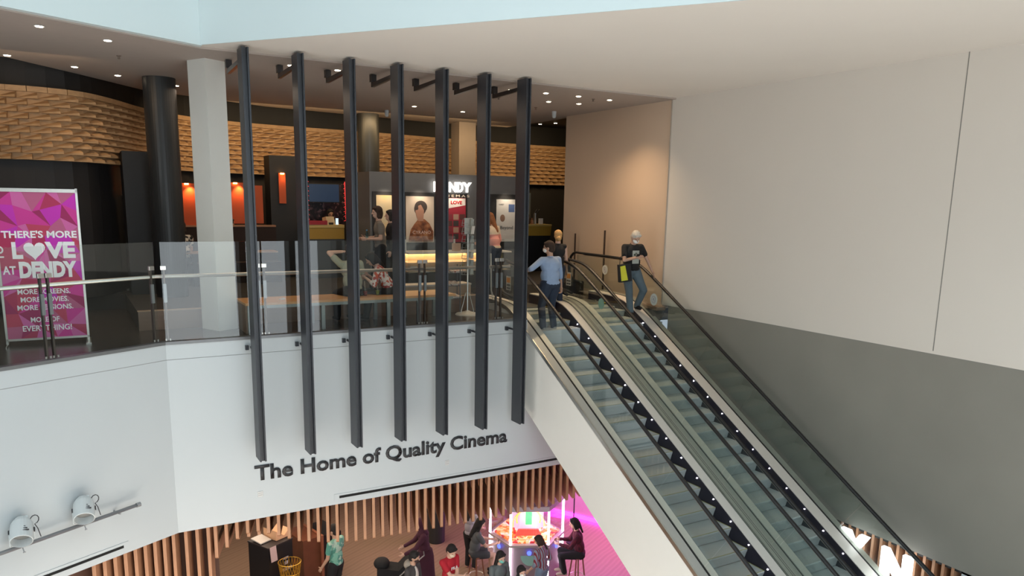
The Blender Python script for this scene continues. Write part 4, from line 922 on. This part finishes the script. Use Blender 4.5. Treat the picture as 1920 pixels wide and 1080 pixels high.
t = empty('card_terminal', (5.55, 6.0, 1.57), R(15), 'beige till with a slanted screen on the yellow bar', 'till'); MB().prism([(-.1, 0), (.12, 0), (.12, .16), (-.04, .19)], -.11, .11, 'x').obj('housing', mat('till_beige', (.55, .42, .26), .5), t); MB().bb(-.06, .06, -.10, .0, .0, .05).obj('keypad', black_m, t)
tag(MB().bb(5.70, 5.76, 5.93, 5.95, 1.57, 1.72).obj('tablet', mat('tablet_glow', (.5, .6, .65), .3, emit=(.6, .8, .9), es=.7)), 'small bright tablet standing at the right end of the yellow bar', 'tablet')
t = empty('television', (5.75, 6.95, 0), 0, 'dark blue television hanging above the yellow bar', 'television'); MB().bb(-.42, .38, 0, .06, 2.08, 2.55).obj('casing', black_m, t); MB().bb(-.40, .36, -.006, 0, 2.10, 2.53).obj('screen', mat('tv_blue', (.02, .035, .07), .25, emit=(.03, .06, .12), es=.2), t)
shelf_m = ramp_mat('glassware_shelf', 'voronoi', [(0, (.02, .015, .02)), (.55, (.06, .03, .04)), (.85, (.20, .12, .13))], .4, Scale=16)
tag(MB().bb(5.25, 6.35, 7.3, 7.36, 1.5, 2.55).obj('back_bar', shelf_m), 'dim back bar shelving crowded with small glassware, behind the shop worker', 'shelf')
tin = emis('tinsel_red', (1, .06, .06), .55)
for x, l in ((5.26, 'red glowing tinsel hanging left of the television'), (6.22, 'red glowing tinsel hanging right of the television')):
    mb = MB(); mb.tube([(x, 6.8, 2.6), (x+.02, 6.8, 1.62)], .012, 6)
    for k in range(26): a = k*2.1; z = 2.6-.038*k; mb.tube([(x, 6.8, z), (x+.05*math.cos(a), 6.8+.04*math.sin(a), z-.02)], .005, 4)
    tag(mb.obj('tinsel', tin), l, 'tinsel', 'red tinsel strands at the bar')
t = empty('game_screen', (6.62, 6.1, 0), 0, 'narrow upright screen glowing blue-violet, behind the third fin', 'screen'); MB().bb(-.09, .08, 0, .05, 1.75, 2.50).obj('casing', black_m, t)
MB().bb(-.06, .05, -.01, 0, 1.82, 2.34).obj('display', ramp_mat('screen_violet', 'noise', [(.35, (.08, .08, .45)), (.55, (.5, .45, .95)), (.7, (.9, .95, .8))], .4, (1, 1, 3), 'LINEAR', emit=1.4, Scale=6), t); MB().ell((0, -.01, 2.42), (.045, .02, .045)).obj('beacon', emis('beacon_violet', (.6, .55, 1), 2.5), t)
orange = mat('booth_orange', (.42, .075, .022), .7)
booth_labels = ['orange lit booth panel left of the white square column', 'orange lit booth panel right of the white square column', 'narrow orange lamp panel on the black pilaster between the fins', 'dim orange booth panel far right beside the pilaster']
for (x0_, x1_, y, z0, z1, pw), l in zip(((2.15, 2.60, 5.75, 1.55, 2.45, 16), (3.18, 3.75, 6.2, 1.58, 2.5, 16), (4.47, 4.63, 6.30, 2.05, 2.75, 2.5), (3.80, 4.10, 6.35, 1.58, 2.45, 0)), booth_labels):
    t = empty('wall_light_panel', ((x0_+x1_)/2, y, 0), 0, l, 'wall panel', 'orange panels at the booths'); h = (x1_-x0_)/2
    MB().bb(-h, h, 0, .03, z0, z1).obj('panel', orange, t)
    if pw:
        MB().bb(-.04, .04, -.05, 0, z1-.03, z1).obj('lamp', emis('amber_lamp', (1, .42, .10), 14), t)
        s = bpy.data.lights.new('l', 'SPOT'); s.energy = pw; s.spot_size = R(95); s.spot_blend = .8; s.color = (1, .42, .14); s.shadow_soft_size = .03
        o = bpy.data.objects.new('wall_lamp', s); COL.objects.link(o); o.parent = t; o.location = (h*.3, -.10, z1-.04); o.rotation_euler = (R(22), 0, 0)
for x, y, l in ((2.35, 5.3, 'dark booth bench with a pale edge left of the white square column'), (3.75, 5.4, 'dark booth bench with a pale edge right of the white square column')):
    t = empty('booth_bench', (x, y, .3), 0, l, 'bench'); MB().bb(-.45, .5, 0, .5, .0, .45).obj('seat', cloth('booth_brown', (.03, .016, .012)), t); MB().bb(-.45, .5, .42, .55, .45, 1.22).obj('backrest', MATS['cloth_booth_brown'], t); MB().bb(-.45, .5, .40, .57, 1.22, 1.26).obj('cap_rail', mat('cap_rail', (.35, .17, .08), .5), t)
    MB().bb(-.30, .30, -.55, -.1, .70, .73).obj('table_top', mat('table_timber', (.34, .20, .11), .4), t); MB().bb(-.04, .04, -.36, -.28, 0, .70).obj('table_leg', black_m, t)

# ------------------------------------------------------------------ downlights, detectors
dl = [(-.06, -.42), (.74, .10), (-.54, 2.35), (.38, 2.95), (1.06, 3.55), (2.11, 4.28), (3.38, .62), (4.15, .62), (7.59, .85), (8.35, .81), (9.08, 1.86), (9.11, .80), (9.78, 1.76), (9.93, .87), (7.12, 4.44), (8.46, 4.68)]
dln = ['nearest downlight to the left edge of the ceiling', 'second downlight in the front row, left of the white square column', 'dim downlight at the far left edge of the foyer ceiling', 'dim downlight left of the dark round column', 'dim downlight nearest the dark round column', 'small downlight between the dark and the white column', 'downlight beside the second fin from the left', 'downlight beside the third fin from the left', 'downlight beside the rightmost fin', 'front left downlight of the group of five by the tan wall', 'rear left downlight of the group of five by the tan wall', 'front middle downlight of the group of five by the tan wall', 'rear middle downlight of the group of five by the tan wall', 'rightmost downlight, nearest the corner of the tan wall', 'downlight between the fourth and fifth fin', 'downlight between the fifth and sixth fin']
warm = emis('downlight_glow', (1, .80, .56), 16)
for i, ((x, y), l) in enumerate(zip(dl, dln)):
    zc = 4.268 if y > .02 else 4.266
    t = empty('downlight', (x, y, zc), 0, l, 'ceiling light', 'recessed ceiling downlights')
    MB().lathe([(.062, -.006), (.062, .0)], 20).obj('trim_ring', white, t); MB().lathe([(.044, -.012), (.046, -.006)], 18).obj('lamp', warm, t)
    s = bpy.data.lights.new('l', 'SPOT'); s.energy = 150 if x > 9.5 and y < 1.0 else (40 if i > 6 else 14); s.spot_size = R(112 if x > 9.5 else 78); s.spot_blend = 1.0 if x > 9.5 else .7; s.color = (1, .70, .42); s.shadow_soft_size = .05
    o = bpy.data.objects.new('lamp_beam', s); COL.objects.link(o); o.parent = t; o.location = (0, 0, -.03)
for i, (x, y) in enumerate(((10.16, 8.1), (11.25, 8.3), (12.9, 8.35), (13.1, 7.8))):
    t = empty('downlight', (x, y, 4.54), 0, ['small far downlight just left of the sixth fin', 'small far downlight between the sixth and seventh fin', 'small far downlight over the timber wall, right of the last fin', 'small far downlight nearest the tan wall edge'][i], 'ceiling light', 'recessed ceiling downlights')
    MB().lathe([(.062, -.006), (.062, .0)], 20).obj('trim_ring', black_m, t); MB().lathe([(.044, -.012), (.046, -.006)], 18).obj('lamp', warm, t)
for x, y, l in ((.95, 1.35, 'small sprinkler head in the ceiling left of the white square column'), (9.60, .98, 'small sprinkler head between the downlights near the tan wall'), (7.9, 1.9, 'small sprinkler head to the right of the sixth fin'), (9.4, 2.9, 'small sprinkler head deeper in the foyer ceiling')):
    t = empty('sprinkler', (x, y, 4.268), 0, l, 'sprinkler', 'ceiling sprinklers'); MB().lathe([(.035, -.008), (.035, 0)], 14).obj('plate', mat('sprinkler_brown', (.2, .15, .12)), t); MB().lathe([(.01, -.05), (.02, -.048), (.012, -.01)], 10).obj('head', mat('sprinkler_brown', (.2, .15, .12)), t)
for x, y, l in ((10.15, 3.3, 'white dome camera under the ceiling beside the tan wall'), (6.9, 5.6, 'white dome camera between the third and fourth fin')):
    t = empty('security_camera', (x, y, 4.268), 0, l, 'camera'); MB().lathe([(.05, -.05), (.055, 0)], 16).obj('mount', white, t); MB().lathe([(.03, -.15), (.045, -.12), (.05, -.05)], 16).obj('dome', white, t)

# ------------------------------------------------------------------ timber battens hanging under the facade
bd = Vector((math.sin(R(18.3)), math.cos(R(18.3)), 0))
def batten(x, y, zb, label='upright timber batten hanging under the facade edge, one of the long row', depth=1.15, group='timber battens under the facade', full=False):
    n = Vector((bd.y, -bd.x, 0)); p = Vector((x, y, 0)); th = .05
    if full: prof = [(0, -3.06), (0, zb), (depth, zb), (depth, -3.06)]
    else:
        prof = [(0, -3.06), (0, zb+.03), (.03, zb)]; prof += [(depth-.22+.22*math.sin(R(a)), zb+.22-.22*math.cos(R(a))+.0) for a in (0, 30, 60, 90)]
        prof += [(depth, -3.42), (.09, -3.42), (.09, -3.06)]
    M = Matrix(((bd.x, n.x, 0, x), (bd.y, n.y, 0, y), (0, 0, 1, 0), (0, 0, 0, 1)))
    return tag(MB().prism(prof, -th/2, th/2, 'y', M).obj('timber_batten', wood_batten), label, 'batten', group)
def zprof(x):
    P_ = [(1.70, -3.72), (1.85, -3.58), (2.05, -3.42), (2.25, -3.34), (2.45, -3.34), (2.8, -3.5), (3.1, -3.65), (3.6, -3.78), (4.13, -3.87), (5.5, -3.93), (6.9, -3.98), (8.05, -3.975), (9, -3.9), (10.2, -3.85)]
    for (a, za), (b_, zb) in zip(P_, P_[1:]):
        if a <= x <= b_: return za+(zb-za)*(x-a)/(b_-a)
    return -3.9
x = 1.76
while x < 9.3: batten(x, .10, zprof(x)); x += .1685
for k in range(12):
    d = .16*k; p = L(d-.55, -.12, 0) if False else L(max(0, d-.45), -.10, 0)
    if d < .45: p = Vector((1.65-.168*k, .10, 0))
    batten(p.x, p.y, -5.96, 'tall timber batten reaching down to the lower floor under the bend of the facade', .30, 'tall timber battens under the bend', True)
struct(MB().prism([(-.35, -.35), (1.25, .50), (1.85, .50), (1.85, .56), (1.2, .56), (-.4, -.28)], -6.0, -3.05).obj('wall_batten_backing', mat('batten_backing', (.10, .045, .028), .7)))
struct(MB().prism([(2.0, 1.26), (10.4, 1.26), (10.4, 1.30), (2.0, 1.30)], -3.42, -3.05).obj('wall_batten_head', black_m))
# battens and letters under the grey wall on the right
for i in range(15):
    y = -4.55-.146*i; tag(MB().bb(10.99, 11.32, y-.022, y+.022, -3.95, -3.0).obj('timber_batten', wood_batten), 'timber batten hanging under the lower edge of the grey wall at the bottom right', 'batten', 'timber battens under the grey wall')
struct(MB().bb(11.33, 11.37, -7.0, -4.3, -4.0, -3.0).obj('wall_shop_head', mat('shop_head_brown', (.16, .07, .04), .7)))
struct(MB().bb(11.0, 11.04, -9.5, -6.72, -4.4, -3.0).obj('wall_shop_white', white))
for s_, y, h, l in (('Y', -5.12, .62, 'large glowing white letter behind the escalator handrail at the bottom right, mostly hidden'), ('N', -5.86, .62, 'large glowing white letter N at the bottom right under the grey wall')):
    o = text('sign_letter', s_, letter_white, None, T((10.80, y, -3.02-h+(0 if s_ == 'N' else .03))) @ RZ(R(-90)), width=.50, height=h, ext=.07, bold=.06); tag(o, l, 'letter', 'large lit shop letters')

# ------------------------------------------------------------------ lower floor: kiosk, counter, machine, stools, pram
t = empty('juice_kiosk', (3.12, 2.48, ZL_), R(27), 'black mobile kiosk with a white menu card and slanted tray top', 'kiosk')
MB().bb(-.30, .30, -.30, .30, .05, 1.40).obj('body', mat('kiosk_black', (.012, .011, .013), .4), t)
MB().bb(-.31, .31, -.31, .31, 1.40, 1.43).obj('top', mat('kiosk_top_dark', (.03, .022, .022), .5), t)
MB().box((-.16, .08, 1.47), (.26, .3, .02), rx=.12).obj('tray', mat('tray_white', (.6, .56, .52)), t)
MB().prism([(.0, 1.44), (.30, 1.44), (.34, 1.60), (.2, 1.49), (.0, 1.64)], -.18, .2, 'y').obj('paper_wrap', mat('wrap_peach', (.72, .42, .24)), t)
MB().box((-.20, -.33, 1.28), (.15, .012, .30), rx=-.12).obj('menu_card', mat('menu_pinkish', (.58, .42, .40), .7), t)
MB().bb(.06, .18, -.306, -.30, 1.05, 1.09).bb(.08, .17, -.306, -.30, .93, 1.0).bb(.02, .26, -.306, -.30, .80, .86).obj('labels', mat('label_white', (.6, .56, .6)), t)
t = empty('gold_basket', (3.36, 1.95, ZL_), R(15), 'gold perforated metal basket standing in front of the kiosk', 'basket')
gold = mat('gold_metal', (.75, .45, .07), .3, .8)
mb = MB()
for k in range(22):
    a = 2*math.pi*k/22; mb.tube([(.17*math.cos(a), .17*math.sin(a), .75), (.22*math.cos(a+.3), .22*math.sin(a+.3), 1.12)], .005, 4); mb.tube([(.17*math.cos(a), .17*math.sin(a), .75), (.22*math.cos(a-.3), .22*math.sin(a-.3), 1.12)], .005, 4)
for z, r in ((.75, .17), (.9, .19), (1.12, .22)): mb.tube([(r*math.cos(R(20*k)), r*math.sin(R(20*k)), z) for k in range(19)], .008, 5)
mb.obj('basket_weave', gold, t); MB().lathe([(.13, 0), (.13, .74), (.15, .75)], 20).obj('stand', mat('basket_stand', (.30, .2, .08), .5), t)
t = empty('wooden_counter', (4.02, 3.12, ZL_), R(14), 'reddish dark wood counter with a black side beside the man in green', 'counter')
MB().bb(-.30, .10, -.38, .40, 0, 1.15).obj('carcass', mat('mahogany', (.16, .055, .03), .4, var=.25), t); MB().bb(.10, .16, -.42, .42, 0, 1.17).obj('end_board', mat('end_board_red', (.30, .11, .06), .45), t); MB().bb(.16, .62, -.36, .40, 0.08, 1.12).obj('black_side', mat('kiosk_black', (.012, .011, .013)), t)
t = empty('sun_canopy', (4.15, 3.6, ZL_), R(20), 'pale canopy shade above the wooden counter, glimpsed between the battens', 'canopy')
MB().add([(-.7, -.5, 1.85), (.7, -.5, 1.85), (.7, .5, 1.85), (-.7, .5, 1.85), (0, 0, 2.05), (-.7, -.5, 1.83), (.7, -.5, 1.83), (.7, .5, 1.83), (-.7, .5, 1.83)], [(0, 1, 4), (1, 2, 4), (2, 3, 4), (3, 0, 4), (5, 6, 7, 8), (0, 1, 6, 5), (1, 2, 7, 6), (2, 3, 8, 7), (3, 0, 5, 8)]).obj('shade', mat('canopy_peach', (.62, .42, .28), .8), t)
for x in (-.6, .6): MB().bb(x-.02, x+.02, .40, .44, 0, 1.84).obj('post', black_m, t)
t = empty('litter_bin', (7.32, 3.71, ZL_), 0, 'dark round litter bin standing on the timber floor behind the battens', 'bin'); MB().lathe([(.2, 0), (.21, .02), (.22, .78)], 24).obj('body', mat('bin_black', (.02, .022, .024), .4), t); MB().lathe([(.235, .78), (.235, .82), (.17, .83)], 24).obj('rim', black_m, t)
# arcade pusher machine
mc = Vector((8.40, 1.25)); rad_ = .81
t = empty('arcade_machine', (mc.x, mc.y, ZL_), 0, 'six-sided glass arcade coin machine with glowing white corner tubes', 'arcade machine')
cs = [(rad_*math.cos(R(214+60*k)), rad_*math.sin(R(214+60*k))) for k in range(6)]
sc_ = lambda f_: [(f_*x_, f_*y_) for x_, y_ in cs]
MB().prism(sc_(.96), .05, .95).obj('cabinet', mat('machine_grey', (.30, .24, .26), .4), t)
MB().prism(sc_(1.04), .95, 1.0).obj('ledge', mat('machine_ledge', (.55, .48, .46), .35, .3), t)
play = ramp_mat('play_field', 'voronoi', [(0, (.85, .25, .04)), (.3, (1, .55, .2)), (.5, (.9, .80, .65)), (.7, (.55, .03, .03)), (.85, (1, .72, .35))], .4, Scale=13, emit=.5)
MB().prism(sc_(.9), 1.0, 1.04).obj('play_field', play, t)
MB().lathe([(.34, 1.04), (.36, 1.10), (.24, 1.30), (.20, 1.72)], 12).obj('centre_tower', play, t)
MB().prism(sc_(.46), 1.04, 1.73).obj('inner_panels', mat('machine_lilac', (.72, .58, .72), .5, emit=(.9, .7, .9), es=.35), t)
nx = Vector((cs[0][0]+cs[1][0], cs[0][1]+cs[1][1], 0)).normalized(); tx = Vector((-nx.y, nx.x, 0))
MF = Matrix(((tx.x, nx.x, 0, 0), (tx.y, nx.y, 0, 0), (0, 0, 1, 0), (0, 0, 0, 1)))
MB().bb(-.07, .07, .44, .47, 1.36, 1.72).obj('green_display', emis('green_led', (.06, .85, .12), 1.6), t, M=MF)
MB().tube([(.26*math.cos(R(a)), .40, 1.45+.24*math.sin(R(a))) for a in range(-20, 201, 20)], .018, 6).tube([(.34*math.cos(R(a)), .42, 1.35+.34*math.sin(R(a))) for a in range(-10, 191, 20)], .012, 6).obj('orange_arch', emis('orange_led', (1, .33, .06), 1.6), t, M=MF)
MB().prism([(-.28, 1.10), (.28, 1.10), (.22, 1.24), (-.22, 1.24)], .40, .46, 'y').obj('red_bank', emis('red_led', (.9, .05, .03), .8), t, M=MF)
MB().bb(-.26, .26, .45, .60, 1.04, 1.10).obj('coin_bed', play, t, M=MF)
MB().lathe([(.20, 0), (.20, .02)], 28, MF @ T((.02, .66, .72)) @ Matrix.Rotation(R(-60), 4, 'X')).obj('dial', mat('dial_dark', (.05, .07, .07), .3, emit=(.5, .9, .7), es=.12), t)
for k in range(6):
    a, b_ = Vector((*cs[k], 0)), Vector((*cs[(k+1) % 6], 0)); d_v = (b_-a).normalized(); nv = Vector((d_v.y, -d_v.x, 0))
    MB().prism([tuple((a+d_v*.03)[:2]), tuple((b_-d_v*.03)[:2]), tuple((b_-d_v*.03-nv*.008)[:2]), tuple((a+d_v*.03-nv*.008)[:2])], 1.0, 1.74).obj('glass_side', glass_mat('machine_glass', (.93, .9, .95), .8), t)
    if k != 4: MB().tube([a+Vector((0, 0, .22)), a+Vector((0, 0, 1.75))], .022, 10).obj('corner_tube', tube_white, t)
    m = (a+b_)/2*1.02; MB().lathe([(.05, 0), (.045, .025)], 16, T((m.x, m.y, .82)) @ Matrix.Rotation(math.atan2(m.y, m.x), 4, 'Z') @ Matrix.Rotation(R(90), 4, 'Y')).obj('button', emis('blue_button', (.06, .10, 1), 2.2), t)
MB().prism(sc_(1.02), 1.75, 1.86).obj('canopy', mat('machine_canopy', (.5, .45, .5), .5), t)
pl = bpy.data.lights.new('l', 'POINT'); pl.energy = 18; pl.color = (1, .8, .95); pl.shadow_soft_size = .3; o = bpy.data.objects.new('inner_lamp', pl); COL.objects.link(o); o.parent = t; o.location = (.0, -.6, 1.6)
def stool(x, y, l):
    t = empty('bar_stool', (x, y, ZL_), R(20), l, 'stool', 'wooden bar stools at the arcade machine')
    MB().lathe([(.15, .68), (.17, .70), (.17, .72), (.15, .735)], 24).obj('seat', mat('stool_wood', (.30, .12, .07), .45), t)
    for k in range(4): a = R(45+90*k); MB().tube([(.20*math.cos(a), .20*math.sin(a), 0), (.11*math.cos(a), .11*math.sin(a), .69)], .016, 8).obj('leg', mat('stool_wood', (.30, .12, .07)), t)
    MB().tube([(.165*math.cos(R(30*k)), .165*math.sin(R(30*k)), .25) for k in range(13)], .008, 6).obj('foot_ring', steel, t)
stool(7.16, 1.26, 'wooden bar stool under the woman in grey'); stool(9.07, .22, 'wooden bar stool under the woman in the plaid shirt')
t = empty('pram', (5.39, 1.58, ZL_), R(160), 'black folding pram pushed by the woman in maroon', 'pram')
mb = MB(); mb.prism([(-.30, .45), (.22, .40), (.34, .62), (.30, .78), (-.10, .70), (-.34, .95), (-.40, .90)], -.2, .2, 'y'); mb.obj('seat', cloth('pram_black', (.010, .010, .012)), t)
merged('hood', MB().ell((.24, 0, .80), (.17, .19, .12)), MATS['cloth_pram_black'], t, .015)
mb = MB()
for s in (-.22, .22): mb.tube([(-.62, s, 1.02), (-.25, s, .72), (.30, s, .20)], .013, 8); mb.tube([(-.30, s, .15), (.10, s, .60)], .013, 8)
mb.tube([(-.62, -.22, 1.02), (-.62, .22, 1.02)], .014, 8); mb.obj('frame', mat('pram_alloy', (.5, .5, .5), .35, .7), t)
for x in (-.30, .32):
    for s in (-.24, .24): MB().lathe([(.10, -.018), (.115, -.012), (.115, .012), (.10, .018)], 18, T((x, s, .117)) @ Matrix.Rotation(R(90), 4, 'X')).obj('wheel', rubber, t)
t = empty('sandwich_board', (6.50, -.05, ZL_), R(10), 'small dark sign board with white print at the feet of the group', 'sign board')
MB().box((0, -.06, .42), (.36, .02, .84), rx=R(-8)).obj('front_board', mat('board_dark', (.03, .03, .04)), t); MB().box((0, .06, .42), (.36, .02, .84), rx=R(8)).obj('rear_board', mat('board_dark', (.03, .03, .04)), t)
for i, (w_, z) in enumerate(((.26, .74), (.22, .66), (.26, .56))): MB().box((0, -.073+.14*(.42-z)*-.0-.0, z), (w_, .004, .03), rx=R(-8)).obj('print_bar', mat('label_white', (.6, .56, .6)), t, M=T((0, -.012+.14*(z-.42)*1.0, 0)))
t = empty('globe_lamp', (10.24, 2.07, ZL_), 0, 'glowing white globe lamp on a thin dark pole before the pink wall', 'lamp')
MB().ell((0, 0, 1.95), (.24, .24, .24), n=24).obj('globe', emis('globe_glow', (1, .85, 1), 5), t, smooth=True); MB().tube([(0, 0, .02), (0, 0, 1.72)], .014, 8).obj('pole', black_m, t); MB().lathe([(.16, 0), (.16, .02)], 20).obj('base', black_m, t)
t = empty('wall_script', (0, 0, 0), 0, 'purple handwritten lettering low on the pink arcade wall', 'lettering')
an_ = math.atan2(pd.y, pd.x)
pp = pa+pd*2.2+pn*.012
text('lettering', 'play', mat('script_purple', (.35, .03, .5), .5), t, T((pp.x, pp.y, -5.3)) @ RZ(an_), width=.7, height=.3, ext=.004)
# bright shop far left under the angled wall
pw_ = L(2.6, -1.6, 0); t = empty('shop_display', (pw_.x, pw_.y, ZL_), R(25), 'bright pinkish shop display glimpsed under the angled wall at the bottom left', 'display')
MB().bb(-1.2, .9, 0, .1, 0, 2.4).obj('panel', ramp_mat('display_pattern', 'voronoi', [(0, (.55, .28, .18)), (.4, (.8, .55, .42)), (.8, (.9, .8, .7))], .6, Scale=7), t)
MB().bb(-1.1, .8, -.06, -.02, 2.2, 2.26).obj('lamp', emis('display_lamp', (1, .85, .7), 8), t)
